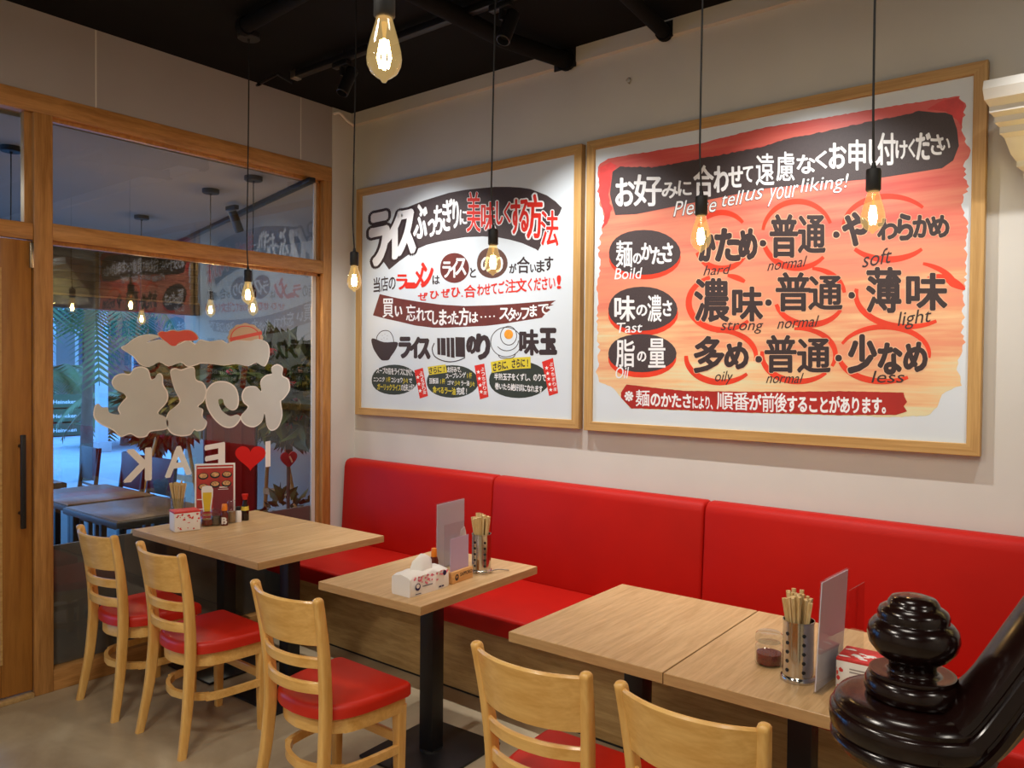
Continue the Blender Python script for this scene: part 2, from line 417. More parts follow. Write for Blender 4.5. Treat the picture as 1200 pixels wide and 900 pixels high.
d1 = thing('door_1', 'amber wooden glazed door with a black pull handle', 'door', (0, 0, 0), kind='structure')
D0, D1 = -2.955, YP0-0.004
MB().box(-0.055, -0.012, D1-0.135, D1, 0.03, 2.20, 0.004).build('stile', M['door_wood'], d1)
MB().box(-0.055, -0.012, D0, D0+0.135, 0.03, 2.20, 0.004).build('stile', M['door_wood'], d1)
MB().box(-0.055, -0.012, D0+0.135, D1-0.135, 2.06, 2.20, 0.004).build('rail', M['door_wood'], d1)
MB().box(-0.055, -0.012, D0+0.135, D1-0.135, 0.03, 0.19, 0.004).build('rail', M['door_wood'], d1)
MB().box(-0.036, -0.030, D0+0.135, D1-0.135, 0.19, 2.06).build('pane', M['pane'], d1)
MB().box(-0.02, -0.008, D1-0.141, D1-0.130, 0.19, 2.06).build('glazing_bead', M['poster_wood'], d1)
h = MB().box(0.022, 0.040, -2.040, -2.018, 0.83, 1.275, 0.003)
h.tube([(-0.012, -2.029, 0.90), (0.03, -2.029, 0.90)], 0.008).tube([(-0.012, -2.029, 1.22), (0.03, -2.029, 1.22)], 0.008)
h.build('pull_handle', M['black'], d1)
MB().box(-0.014, 0.003, D1-0.012, D1+0.004, 2.07, 2.19, 0.002).build('hinge', M['brass'], d1)
MB().box(-0.09, 0.012, D0, D1, 0.0, 0.022, 0.003).build('threshold', M['bench_wood'], d1)

# ------------------------------------------------------------------ ceiling fittings
def pipe(name, label, pts, r, m=None):
    o = thing(name, label, 'pipe', pts[0])
    p0 = Vector(pts[0]); MB().tube([Vector(p)-p0 for p in pts], r, 14).build('pipe_run', m or M['ceil'], o)
    e = Vector(pts[0])-p0; d = (Vector(pts[1])-p0).normalized()
    MB().tube([d*0.02, d*0.05], r*1.25, 14).build('collar', M['ceil'], o)
    return o
a = PX(664, 70, 1, -0.05); b2 = PX(590, 46, 2, 3.22); c2 = PX(500, 0, 2, 3.24)
pipe('ceiling_pipe', 'thick black pipe entering the back wall above the gap between the posters', [(1.74, -0.003, 3.245), b2, c2, c2+(c2-b2)], 0.042)
a = PX(735, -5, 2, 3.22)
pipe('ceiling_pipe', 'thick black pipe entering the back wall above the large orange poster', [(2.31, -0.003, 3.245), a, a+(a-Vector((2.31, -0.003, 3.245)))*1.5], 0.034)
MB_ = MB().box(1.66, 1.80, -0.0365, -0.030, 3.20, 3.30).build('pipe_hole_cover', M['black_matte'])
tag(MB_, 'black cut-out in the white beam where the thicker left pipe enters', 'hole cover')
MB_ = MB().box(2.285, 2.36, -0.0365, -0.030, 3.215, 3.292).build('pipe_hole_cover', M['black_matte'])
tag(MB_, 'black cut-out in the white beam where the right pipe enters', 'hole cover')
p1, p2 = PX(283, 33, 2, 3.25), PX(352, -6, 2, 3.25)
pipe('conduit', 'black ceiling duct running above the pendant nearest the window', [p1, p2, p2+(p2-p1)], 0.035)
p1, p2, p3 = PX(301, 100, 2, 3.26), PX(325, 87, 2, 3.26), PX(342, 97, 2, 3.26)
pipe('cable_conduit', 'thin bent cable conduit on the black ceiling near the corner', [p1, p2, p3], 0.008, M['black'])
hk = tag(MB().tube([(2.105+0.012*math.cos(a), -0.012-0.0*a, 3.065+0.012*math.sin(a)) for a in [PI*k/8 for k in range(-5, 9)]], 0.0028, 8).tube([(2.105, 0.0, 3.053), (2.105, -0.012, 3.053)], 0.003, 8).build('wall_hook', M['brass']), 'small metal hook screwed into the white wall above the posters', 'hook')

# cable ends at the corner
cb = MB().tube(catmull([(-0.03, -0.20, 3.245), (0.02, -0.16, 3.27), (0.025, -0.10, 3.235), (0.02, -0.03, 3.215)], 6, False), 0.009, 8)
tag(cb.build('loose_cable', M['paper']), 'loose white cable sticking out at the top of the corner pier', 'cable')

# track with spotlights
tr = thing('track_rail', 'black lighting track on the ceiling along the poster wall', 'track', (0, 0, 0))
MB().box(0.38, 5.2, -0.775, -0.735, 3.24, 3.275, 0.003).build('rail', M['black'], tr)
MB().box(0.36, 0.40, -0.78, -0.73, 3.235, 3.28, 0.004).build('end_cap', M['brass'], tr)
for x in (0.8, 2.2, 3.6): MB().tube([(x, -0.755, 3.27), (x, -0.755, 3.30)], 0.006).build('hanger', M['black'], tr)
names = ['black track spotlight nearest the corner', 'black track spotlight between the two posters', 'black track spotlight above the left half of the orange poster', 'black track spotlight above the right half of the orange poster']
for x, nm in zip(HEADS, names):
    t = thing('track_spotlight', nm, 'spotlight', (x, -0.755, 3.24), group='track spotlights')
    MB().box(-0.06, 0.06, -0.018, 0.018, -0.028, 0.0, 0.004).build('adapter', M['black'], t)
    MB().box(0.0, 0.012, -0.012, 0.012, -0.075, -0.02).build('bracket', M['black'], t)
    rot = Matrix.Translation((0.028, 0.02, -0.10)) @ Matrix.Rotation(math.radians(-26), 4, 'X')
    MB().lathe([(0.0, 0.075), (0.028, 0.075), (0.032, 0.07), (0.032, -0.085), (0.027, -0.088), (0.024, -0.06), (0, -0.06)], 20, mtx=rot).build('lamp_head', M['black'], t)

# ------------------------------------------------------------------ pendant lamps
BULB = [(0.0, 0.0), (0.004, 0.001), (0.007, 0.006), (0.014, 0.010), (0.024, 0.018), (0.0305, 0.031), (0.032, 0.043), (0.0305, 0.056), (0.026, 0.075), (0.0205, 0.094), (0.0165, 0.108), (0.0145, 0.115)]
def make_pendant(zb, ztop, label, loc, scale=1.0, dark=True, en=2.4, group='pendant bulbs over the tables', canopy=True, sway=0.004):
    """zb: bulb tip height"""
    t = thing('pendant_lamp', label, 'lamp', (loc[0], loc[1], ztop), group=group)
    k = scale; d = zb-ztop
    sh = lambda prof: [(r*k, z*k+d) for r, z in prof]
    if canopy: MB().lathe([(0, 0), (0.055, 0), (0.055, -0.024), (0.05, -0.028), (0.008, -0.028), (0.006, -0.04), (0, -0.04)], 24).build('canopy', M['black_matte'], t)
    top = d+0.185*k
    n = 9; pts = [(sway*math.sin(2.6*i/n+loc[0]), sway*math.cos(3.1*i/n)-sway, -0.028+(top+0.028)*i/n) for i in range(n)]+[(0, 0, top)]
    MB().tube(catmull(pts, 3, False), 0.0032, 8).build('cord', M['black_matte'], t)
    MB().lathe(sh([(0, 0.194), (0.005, 0.194), (0.007, 0.180), (0.018, 0.176), (0.0195, 0.172), (0.0195, 0.120), (0.0165, 0.116), (0, 0.116)]), 20).build('lamp_socket', M['black_matte'], t)
    g = MB().lathe(sh(BULB), 24).build('bulb', M['bulb'], t, angle=80)
    f = MB()
    for q in range(4):
        a = PI/4+q*PI/2; x, y = math.cos(a), math.sin(a)
        f.tube([(0.006*k*x, 0.006*k*y, d+0.026*k), (0.0105*k*x, 0.0105*k*y, d+0.045*k), (0.005*k*x, 0.005*k*y, d+0.076*k)], 0.0030*k, 6)
    f.build('filament', M['filament'], g)
    MB().lathe(sh([(0, 0.108), (0.006, 0.108), (0.003, 0.085), (0.0022, 0.03), (0, 0.022)]), 8).build('glass_stem', M['bulb'], g)
    l = bpy.data.lights.new('bulb_light', 'POINT'); l.energy = en; l.color = (1.0, 0.66, 0.34); l.shadow_soft_size = 0.012
    lo = bpy.data.objects.new('bulb_light', l); COL.objects.link(lo); lo.location = (loc[0], loc[1], zb+0.05*k)
    return t
YB = -1.18
for (px, py, lab) in [(290.5, 357, 'bare pendant bulb hanging nearest the window, lowest on the left'),
                      (415, 342, 'bare pendant bulb hanging in front of the white corner pier'),
                      (577.5, 323, 'bare pendant bulb hanging in front of the white rice poster'),
                      (821, 296, 'bare pendant bulb hanging in front of the left side of the orange poster'),
                      (1022.5, 274, 'bare pendant bulb hanging in front of the right side of the orange poster')]:
    p = PX(px, py, 1, YB); make_pendant(p.z, ZC, lab, (p.x, YB))
p = CAM+((450-600)/FPX*_rt-(97-450)/FPX*_up+_f)*1.5
make_pendant(p.z, ZC, 'large bare pendant bulb hanging closest to the camera at the top', (p.x, p.y), scale=1.05, en=2.6)

# crown moulding at right, lit from below
light('cornice_strip_light', 'AREA', (5.0, -0.256, 2.213), 3.2, (1.0, 0.76, 0.22), target=(5.0, -0.256, 3.2), shape='RECTANGLE', size=2.3, size_y=0.012)
cr = thing('cornice', 'white stepped cornice at the top right glowing with warm light', 'cornice', (3.70, 0, 0))
prof = [(0.0, 2.63), (-0.30, 2.63), (-0.305, 2.60), (-0.295, 2.565), (-0.265, 2.545), (-0.265, 2.525), (-0.235, 2.515), (-0.235, 2.495), (-0.205, 2.485), (-0.205, 2.462), (-0.175, 2.452), (-0.135, 2.40), (-0.10, 2.38), (-0.10, 2.36), (-0.06, 2.35), (-0.045, 2.28), (0.0, 2.26)]
MB().loft([[(0.40*(0.305+y) if y < -0.001 else 0.12, y, z) for y, z in prof], [(2.6, y, z) for y, z in prof]]).build('moulding', M['wall'], cr, angle=25)
MB().loft([[(x, y, z) for y, z in [(-0.001, 2.26), (-0.045, 2.28), (-0.045, 2.262), (-0.02, 2.20), (-0.001, 2.20)]] for x in (0.13, 2.6)]).build('neck_moulding', M['wall'], cr)
MB().box(0.36, 2.5, -0.262, -0.250, 2.205, 2.210).build('light_strip', M['led'], cr)
MB().box(0.34, 2.5, -0.275, -0.001, 2.19, 2.204).build('light_shelf', M['wall'], cr)

# ------------------------------------------------------------------ posters
INK = mat('ink_brown_black', S(52, 38, 38), 0.55, vary=0.15, scale=300)
INK_W = mat('ink_white', S(236, 236, 236), 0.55)
INK_R = mat('ink_red', S(214, 40, 22), 0.55, vary=0.08, scale=30)
INK_M = mat('ink_maroon', S(104, 42, 34), 0.55, vary=0.12, scale=20)
INK_B = mat('ink_brown', S(92, 60, 48), 0.55, vary=0.1, scale=20)
INK_G = mat('ink_dark_green', S(46, 54, 44), 0.55, vary=0.1, scale=20)
INK_Y = mat('ink_yellow', S(214, 196, 48), 0.55)
INK_O = mat('ink_vermilion', S(222, 58, 28), 0.5, vary=0.12, scale=9)
INK_BAND = mat('ink_brick_red', S(170, 34, 24), 0.55, vary=0.12, scale=9)
INK_SPECK = mat('ink_speckled_charcoal', S(66, 54, 54), 0.55, vary=0.45, scale=420)
SHEET = mat('poster_sheet', S(212, 221, 226), 0.38, vary=0.01, bump=0.03, bscale=700)

def watercolour():
    m, N, L, p = new_mat('orange_watercolour')
    tc = N.new('ShaderNodeTexCoord'); sp = N.new('ShaderNodeSeparateXYZ'); L.new(tc.outputs['Object'], sp.inputs[0])
    mr = N.new('ShaderNodeMapRange'); mr.inputs[1].default_value = 0.1; mr.inputs[2].default_value = 1.4; L.new(sp.outputs['Z'], mr.inputs[0])
    mp = N.new('ShaderNodeMapping'); mp.inputs['Scale'].default_value = (0.55, 1, 9); mp.inputs['Rotation'].default_value = (0, 0.03, 0); L.new(tc.outputs['Object'], mp.inputs['Vector'])
    n = N.new('ShaderNodeTexNoise'); n.inputs['Scale'].default_value = 1.5; n.inputs['Detail'].default_value = 7; n.inputs['Roughness'].default_value = 0.62; L.new(mp.outputs[0], n.inputs['Vector'])
    n2 = N.new('ShaderNodeTexNoise'); n2.inputs['Scale'].default_value = 3.2; n2.inputs['Detail'].default_value = 4; L.new(tc.outputs['Object'], n2.inputs['Vector'])
    a = N.new('ShaderNodeMath'); a.operation = 'MULTIPLY_ADD'; a.inputs[1].default_value = 1.3; L.new(n.outputs['Fac'], a.inputs[0]); L.new(mr.outputs[0], a.inputs[2])
    a2 = N.new('ShaderNodeMath'); a2.operation = 'MULTIPLY_ADD'; a2.inputs[1].default_value = 0.22; L.new(n2.outputs['Fac'], a2.inputs[0]); L.new(a.outputs[0], a2.inputs[2])
    s = N.new('ShaderNodeMath'); s.operation = 'SUBTRACT'; s.inputs[1].default_value = 0.76; L.new(a2.outputs[0], s.inputs[0])
    r = N.new('ShaderNodeValToRGB'); cr_ = r.color_ramp
    cols = [(0.0, (222, 212, 168)), (0.14, (232, 190, 140)), (0.34, (226, 150, 112)), (0.56, (228, 138, 110)), (0.78, (222, 112, 94)), (1.0, (212, 84, 76))]
    cr_.elements[0].position = cols[0][0]; cr_.elements[0].color = S(*cols[0][1]); cr_.elements[1].position = cols[-1][0]; cr_.elements[1].color = S(*cols[-1][1])
    for pos, c in cols[1:-1]: e = cr_.elements.new(pos); e.color = S(*c)
    L.new(s.outputs[0], r.inputs[0]); L.new(r.outputs[0], p.inputs['Base Color']); p.inputs['Roughness'].default_value = 0.42
    return m
M['paint'] = watercolour()

YS = -0.028
def layer(k): return YS-0.0003*k
def frame_pieces(t, x1, z1, w, y0, y1):
    for i, (A, B, C, D) in enumerate([((0, 0), (x1, 0), (x1-w, w), (w, w)), ((x1, 0), (x1, z1), (x1-w, z1-w), (x1-w, w)),
                       ((x1, z1), (0, z1), (w, z1-w), (x1-w, z1-w)), ((0, z1), (0, 0), (w, w), (w, z1-w))]):
        mb = MB().loft([[(A[0], y, A[1]), (B[0], y, B[1]), (C[0], y, C[1]), (D[0], y, D[1])] for y in (y0, y1)])
        bmesh.ops.bevel(mb.bm, geom=[e for e in mb.bm.edges if e.calc_length() > 1], offset=0.002, segments=1, affect='EDGES')
        mb.build('frame_rail', M['poster_wood'] if i % 2 == 0 else M['poster_wood_v'], t, smooth=False)
def make_poster(label, x0, x1, z0, z1):
    t = thing('framed_poster', label, 'poster', (x0, 0, z0))
    w = 0.047
    frame_pieces(t, x1-x0, z1-z0, w, -0.042, -0.002)
    MB().box(w-0.004, x1-x0-w+0.004, YS, -0.004, w-0.004, z1-z0-w+0.004).build('sheet', SHEET, t)
    return t
pa = make_poster('white framed poster with black, red and brown brush lettering about rice', 0.056, 1.846, 1.296, 2.787)
pb = make_poster('large framed poster with orange watercolour and black noodle options', 1.878, 3.678, 1.292, 2.791)

# --- white poster
A = Art(1, layer(1))
A.poly([(456, 316), (449, 306), (452, 296), (468, 247), (482, 241), (497, 235), (526, 226), (545, 222.5), (564, 220.5), (580, 219), (597, 219), (610, 219.8), (621.7, 221.5), (641, 229), (651, 236), (658.5, 243.5), (656, 250), (652, 256), (640, 276), (630.5, 294), (628, 292), (612, 285), (598, 281), (583, 278), (565, 277), (545, 278), (516, 283), (500, 287), (487.5, 292.4), (468, 306)])
A.build('brush_band', INK_SPECK, pa)
A = Art(1, layer(2))
for ch, x0, x1, y0, y1 in [('ラ', 435, 454, 251, 309), ('イ', 452, 470, 250, 302), ('ス', 466, 485, 248, 297)]: A.fit(ch, x0, x1, y0, y1, 0.095, slope=-4)
A.build('lettering_outline', INK, pa)
A = Art(1, layer(3))
for ch, x0, x1, y0, y1 in [('ラ', 435, 454, 251, 309), ('イ', 452, 470, 250, 302), ('ス', 466, 485, 248, 297)]: A.fit(ch, x0, x1, y0, y1, 0.045, slope=-4)
for ch, x0, x1, y0, y1 in [('ぶ', 485, 500, 240, 279), ('っ', 502, 509.5, 257, 277), ('ち', 509, 518, 241, 274), ('ぎ', 519, 530, 233, 270), ('り', 531, 537, 234, 267), ('に', 539, 547, 246, 263)]: A.fit(ch, x0, x1, y0, y1, 0.022)
RED = [('美', 547, 563, 225, 272), ('味', 564, 580, 237, 272), ('し', 582, 589, 236, 263), ('く', 591, 598, 237, 261), ('す', 599, 609, 234, 274), ('る', 609, 619, 234, 271), ('方', 618, 635, 228, 279), ('法', 634, 654, 247, 288)]
for g in RED: A.fit(*g, bold=0.06)
A.build('lettering_white', INK_W, pa)
A = Art(1, layer(4))
for g in RED: A.fit(*g, bold=0.022)
for ch, x0, x1, y0, y1 in [('ラ', 465, 477, 322, 339), ('ー', 476, 485.5, 332, 337), ('メ', 486, 497, 314, 337), ('ン', 494, 507, 308, 336),
                           ('ぜ', 490, 501, 343, 352), ('ひ', 504, 514, 341, 350), ('ぜ', 517, 527, 338.5, 348.5), ('ひ', 529, 539, 337, 348), ('合', 544, 557.5, 334, 348.5), ('!', 653, 657, 323, 338)]: A.fit(ch, x0, x1, y0, y1, 0.035)
A.disc(541.5, 347, 0.9)
A.run('わせてご', 559, 591, [(559, 333), (591, 329.5)], [(559, 347), (591, 344)], 0.025)
A.run('注文', 592, 617, [(592, 328), (617, 326)], [(592, 343.5), (617, 341.5)], 0.025)
A.run('ください', 617, 651, [(617, 326), (651, 323)], [(617, 341.5), (651, 339)], 0.025)
A.build('lettering_red', INK_R, pa)
Art(1, layer(1)).disc(532.5, 314, 17, 18, wob=0.02).build('maroon_disc', INK_M, pa)
A = Art(1, layer(1))
A.poly([(445, 344.6), (466, 349.5), (487.5, 353), (516, 357), (545, 358.6), (575, 357.8), (602.5, 356), (651.4, 352), (645, 356.5), (649, 357), (641, 360), (645, 363), (640, 366.7), (635, 372.4), (615, 375.5), (593, 379), (570, 381.8), (545, 383), (525, 384), (507, 384), (487, 381.5), (468, 377), (452, 373.5), (437, 369.5)])
A.build('maroon_brush_band', INK_M, pa)
A = Art(1, layer(1)).disc(576.6, 308, 18, 18.5, wob=0.02); A.build('brown_disc', INK_B, pa)
A = Art(1, layer(3))
for ch, x0, x1, y0, y1 in [('ラ', 519, 528, 307, 325), ('イ', 527, 536, 306, 325), ('ス', 534, 546, 303, 322), ('の', 564, 577, 301, 318), ('り', 580, 589, 300, 319),
                           ('買', 448.5, 461, 350, 372), ('い', 463, 471, 359, 370.5), ('忘', 476, 487, 357, 376), ('れ', 488, 498, 361, 376), ('て', 498, 506, 364, 376), ('し', 507, 513, 365, 380), ('ま', 515, 523, 363, 381),
                           ('っ', 524, 529, 370, 379), ('た', 529.5, 537, 365, 380), ('方', 538, 549, 361, 381), ('は', 550, 560, 366, 378), ('ス', 585.5, 596, 361, 374), ('タ', 595.5, 604, 361, 376), ('ッ', 604, 611, 366, 375),
                           ('フ', 611, 620, 361, 374), ('ま', 621, 629, 357.5, 371), ('で', 631, 643, 356.5, 368)]: A.fit(ch, x0, x1, y0, y1, 0.03)
for x in (564, 569, 574, 579): A.disc(x, 371.5-(x-564)*0.06, 1.0)
A.build('lettering_white', INK_W, pa)
A = Art(1, layer(2))
A.run('当店の', 437, 464, [(437, 326), (464, 322)], [(437, 343), (464, 339.5)], 0.02)
for ch, x0, x1, y0, y1 in [('は', 507, 515, 323, 333), ('と', 551, 557.5, 314, 325), ('が', 597, 605, 309, 320), ('合', 606, 620.5, 301, 320), ('い', 621.5, 628, 310, 319), ('ま', 629, 638, 305.5, 319), ('す', 638.5, 648, 301, 317)]: A.fit(ch, x0, x1, y0, y1, 0.03)
for ch, x0, x1, y0, y1 in [('ラ', 468.5, 480.5, 396, 418.5), ('イ', 481, 491, 396, 418.5), ('ス', 491, 503, 398, 419.5), ('の', 547.5, 557.5, 395, 413.5), ('り', 559, 573, 392.5, 420), ('味', 609.5, 630.5, 387, 415.5), ('玉', 633.5, 651, 386, 414)]: A.fit(ch, x0, x1, y0, y1, 0.065)
A.build('brush_lettering', INK, pa); A = Art(1, layer(2))
# bowl of rice
A.poly(catmull([(436, 396.5), (450, 401), (465.6, 401), (464, 409), (458, 418), (455.6, 421.7), (451, 422.5), (446.7, 421.7), (442, 416), (437, 407)], 4))
A.stroke([(441, 399), (442, 394), (446, 389), (451.7, 387.2), (457, 389), (460.5, 395), (461.5, 401)], 0.8)
for x, y in [(448, 393), (451, 391.5), (454, 393.5), (450, 396), (453.5, 397), (447, 397.5)]: A.disc(x, y, 0.35, n=8)
A.build('rice_bowl_drawing', INK, pa); A = Art(1, layer(2))
# seaweed sheets
for x0, x1, y0, y1 in [(512.2, 515.8, 396, 416), (516.5, 522, 396, 416.7), (523.2, 527, 395.6, 418.5), (528, 532.3, 395.6, 419.4), (533.5, 544.7, 395, 418.5)]: A.poly([(x0, y0), (x1, y0+0.3), (x1+0.4, y1), (x0+0.4, y1-0.6)])
A.stroke([(509, 402), (506.5, 409), (509, 417), (517, 422), (527, 424), (537, 422.5), (545, 419)], 1.1)
A.build('seaweed_drawing', INK, pa); A = Art(1, layer(2))
# egg on a plate
for rx, ry, cx, cy in ((18, 17.3, 593, 400.8), (13.5, 12, 594, 399)):
    A.stroke([(cx+rx*math.cos(a), cy+ry*math.sin(a)) for a in [2*PI*k/20 for k in range(21 if rx > 15 else 9)]], 0.8, 2)
A.stroke([(596+9.5*math.cos(a), 393.3+11*math.sin(a)) for a in [2*PI*k/16 for k in range(17)]], 0.8, 2)
A.stroke([(584, 416), (587.5, 419.5), (600, 419.5), (604, 415)], 0.9)
A.build('egg_plate_drawing', INK, pa)
for e in ((462, 445, 27, 18), (530, 447, 30.5, 19.5), (608, 445, 35.5, 22)): Art(1, layer(1)).disc(*e, wob=0.02).build('dark_green_oval', INK_G, pa)
for e in ([(485.5, 434), (495.5, 431), (501.5, 464), (492, 467)], [(556, 428.5), (567.5, 426), (572.5, 465), (562.5, 468)], [(635, 424), (648, 419.4), (654, 460.6), (643.5, 464)]): Art(1, layer(2)).poly(e).build('red_tag', INK_R, pa)
for e in ([(501, 430), (522, 427), (524, 436.5), (503, 439.5)], [(575, 424.5), (598, 419.5), (621.7, 418), (622, 431.5), (600, 432.5), (576.5, 437)]): Art(1, layer(2)).poly(e).build('yellow_tag', INK_Y, pa)
YOLK = mat('ink_yolk_orange', S(226, 150, 40), 0.5, vary=0.2, scale=40)
Art(1, layer(2)).disc(596, 391.8, 5.2, 5.6).build('yolk', YOLK, pa)
A = Art(1, layer(3))
A.run('スープの脂をライスにかけ、', 441, 486, [(441, 430.5), (486, 432)], [(441, 437.5), (486, 441)], 0.02)
A.run('ニンニク', 437.5, 451, 441.5, 447.5, 0.02); A.run('コショウ', 458, 472, 442, 448.5, 0.02); A.run('で', 479, 483, 443, 449, 0.02)
A.run('の出来上がり', 470, 486, 450, 458, 0.02)
A.run('お好みで、', 524, 543, 429.5, 436.5, 0.02); A.run('スープレンゲ', 522, 546, [(522, 438), (546, 436)], [(522, 444), (546, 442.5)], 0.02)
A.run('豆板醤', 503, 514, 443, 449.5, 0.02); A.run('ゴマ', 524, 532, 446, 451, 0.02); A.run('ラー油', 540, 550, 446, 452, 0.02); A.run('完成!', 535, 549, 454, 462.5, 0.02)
A.run('半熟玉子をくずし、のりで', 579, 640, [(579, 437.5), (640, 438)], [(579, 445), (640, 447)], 0.025)
A.run('巻いたら絶好調になれます', 580, 636, [(580, 448.5), (636, 452)], [(580, 456), (636, 460.5)], 0.025)
for (xa, ya, xb, yb) in [(493, 435, 498, 462), (565, 430, 569, 463), (645.5, 424, 651, 459)]:
    for i, ch in enumerate('ぶっちぎり度'):
        t = (i+0.5)/6; x, y = xa+(xb-xa)*t, ya+(yb-ya)*t; A.fit(ch, x-1.9, x+1.9, y-2.1, y+2.1, 0.02)
for (xa, ya, xb, yb, n) in [(489, 438, 493, 462, 3), (560, 432, 564.5, 463, 4), (640, 428, 646, 460, 5)]:
    for i in range(n):
        t = (i+0.5)/n; x, y = xa+(xb-xa)*t, ya+(yb-ya)*t
        A.poly([(x+(2.3 if k % 2 == 0 else 1.0)*math.sin(k*PI/5), y-(2.6 if k % 2 == 0 else 1.1)*math.cos(k*PI/5)) for k in range(10)])
A.build('small_lettering_white', INK_W, pa)
A = Art(1, layer(3))
A.run('1杯', 451.5, 457.5, 441.5, 448, 0.02); A.run('少々', 472, 478.5, 443, 449.5, 0.02); A.run('ガーリックライス', 442, 470, [(442, 449.5), (470, 450.5)], [(442, 456.5), (470, 458.5)], 0.025)
A.run('1杯', 546, 553, 436.5, 443.5, 0.02); A.run('1杯', 514.5, 521.5, 443.5, 450, 0.02); A.run('少々', 532.5, 539.5, 446, 452, 0.02); A.run('少々', 550.5, 556.5, 447, 453.5, 0.02)
A.run('食べるラー油', 507, 534, [(507, 452.5), (534, 454.5)], [(507, 460), (534, 463)], 0.025)
A.build('small_lettering_yellow', INK_Y, pa)
A = Art(1, layer(3)); A.run('さらに!', 502, 523, [(502, 430.5), (523, 428)], [(502, 438.5), (523, 436)], 0.03)
A.run('さらに、さらに!', 577, 621, [(577, 425.5), (598, 421), (621, 419.5)], [(577, 435.5), (598, 431.5), (621, 430)], 0.035)
A.build('tag_lettering', INK, pa)

# --- orange poster
edge = [(703, 192), (712.5, 186), (734, 182), (760, 178), (818.7, 168.5), (860, 158), (896.7, 149.3), (940, 142.5), (1000, 132), (1060, 122), (1100, 116)]
right = [(1123.7, 112.5), (1131, 121), (1128, 149), (1136, 179.7), (1129, 201), (1134.5, 218.7), (1125, 240), (1133, 262), (1131, 301), (1132, 331.5), (1128, 346.7), (1130, 372), (1126, 390), (1131, 401), (1123, 418), (1122.6, 429.8), (1124.8, 452)]
bottom = [(1104, 462), (1098, 477.5), (1088, 487), (1050, 489), (985, 487), (920, 485), (875, 483.5), (800, 481), (751, 479), (738, 478), (728, 466), (719, 455), (702, 447)]
left = [(699.5, 436), (702, 410), (700, 380), (701.5, 353), (699.5, 330), (703, 314), (701, 290), (706, 270), (708, 251), (701, 231.7), (701.5, 210)]
def ragged(pl, amp, horiz, n=7):
    out = []
    for (a, b), (c, d) in zip(pl, pl[1:]):
        m = max(2, int(math.hypot(c-a, d-b)/3.2)) if n else 1
        for k in range(m):
            t = k/m; j = random.uniform(-amp, amp)
            out.append((a+(c-a)*t+(j if horiz else 0), b+(d-b)*t+(0 if horiz else j*0.5)))
    return out
outl = ragged(edge+[right[0]], 0.8, False)+ragged(right+[bottom[0]], 2.6, True)+ragged(bottom+[left[0]], 1.3, False)+ragged(left+[edge[0]], 2.0, True)
Art(1, layer(1)).poly(outl).build('watercolour_wash', M['paint'], pb)
INK_PINK = mat('ink_red_wash', S(214, 62, 58), 0.5, vary=0.25, scale=14)
A = Art(1, layer(2)).poly(ragged([(703, 196), (716, 190), (722, 194), (717, 203), (713, 228), (717, 245), (712, 262), (706, 268), (708, 251), (702, 232), (702, 210), (703, 196)], 0.9, True))
A.poly(ragged([(1086, 128), (1104, 118), (1122, 114), (1130, 122), (1127, 148), (1121, 140), (1108, 131), (1086, 128)], 0.8, False))
A.build('red_wash_corners', INK_PINK, pb)
top = ragged([(726.6, 195), (766.7, 196), (831.7, 184), (896.7, 171), (924.8, 162), (963, 154.8), (1006.7, 145), (1058.7, 135), (1080, 129.4)], 1.4, False)
Art(1, layer(3)).poly([(721, 252), (717, 238), (714.7, 227), (718, 201)]+top+[(1097.7, 132), (1108, 132), (1116, 135), (1121.5, 151.5), (1123.7, 171), (1117, 188), (1104, 197), (1028, 209), (920, 218.7), (896.7, 221), (810, 238), (745, 251)]).build('charcoal_brush_band', INK_SPECK, pb)
A = Art(1, layer(4))
for ch, x0, x1, y0, y1 in [('お', 722, 743, 209, 241), ('好', 743, 775, 205, 241), ('み', 776, 794, 214, 232), ('に', 795, 810, 212, 229), ('合', 813, 836, 194, 230), ('わ', 837, 853, 195, 225), ('せ', 854, 870, 195, 219), ('て', 871, 882, 195, 213), ('遠', 886, 907, 180, 217), ('慮', 910, 931, 178, 212),
                           ('な', 934, 955, 182, 203), ('く', 956, 969, 177, 197), ('お', 972, 991, 168, 197), ('申', 995, 1014, 164, 199), ('し', 1019, 1032, 164, 194), ('付', 1029, 1049, 156, 193), ('け', 1050, 1063, 165, 186), ('く', 1065, 1072, 163, 184), ('だ', 1074, 1090, 156, 187), ('さ', 1091, 1105, 158, 181), ('い', 1101, 1113, 162, 176)]: A.fit(ch, x0, x1, y0, y1, 0.03)
A.build('heading_lettering', INK_W, pb)
# ovals with red under-strokes
A = Art(1, layer(2))
for cx, cy, rx, ry in ((755, 301, 42, 27), (753, 367, 41, 27), (752, 419, 40, 24)): A.disc(cx, cy, rx, ry, wob=0.02)
for cx, cy, rx, ry, a0, a1, a2, a3 in [(846, 282, 32, 33, 40, 150, 205, 325), (934.6, 275, 41, 39, 20, 172, 190, 318), (1041, 267, 53, 37, 40, 178, 222, 318),
                                       (847, 354.6, 40, 32, 50, 82, 112, 318), (949, 347.5, 41, 33, 8, 86, 196, 332), (1063, 345, 60, 38, 12, 72, 170, 305),
                                       (845, 418, 41, 30, -10, 98, 178, 318), (936, 416, 43, 31, -25, 97, 172, 318), (1036, 415, 53, 32, -8, 158, 182, 302)]:
    A.arc(cx, cy, rx, ry, a0, a1, 6.5); A.arc(cx, cy, rx, ry, a2, a3, 7.5)
A.poly(catmull([(1086, 325), (1100, 321), (1117, 325), (1129, 334), (1130, 340), (1115, 336), (1108, 330), (1096, 326)], 4))
A.build('vermilion_rings', INK_O, pb)
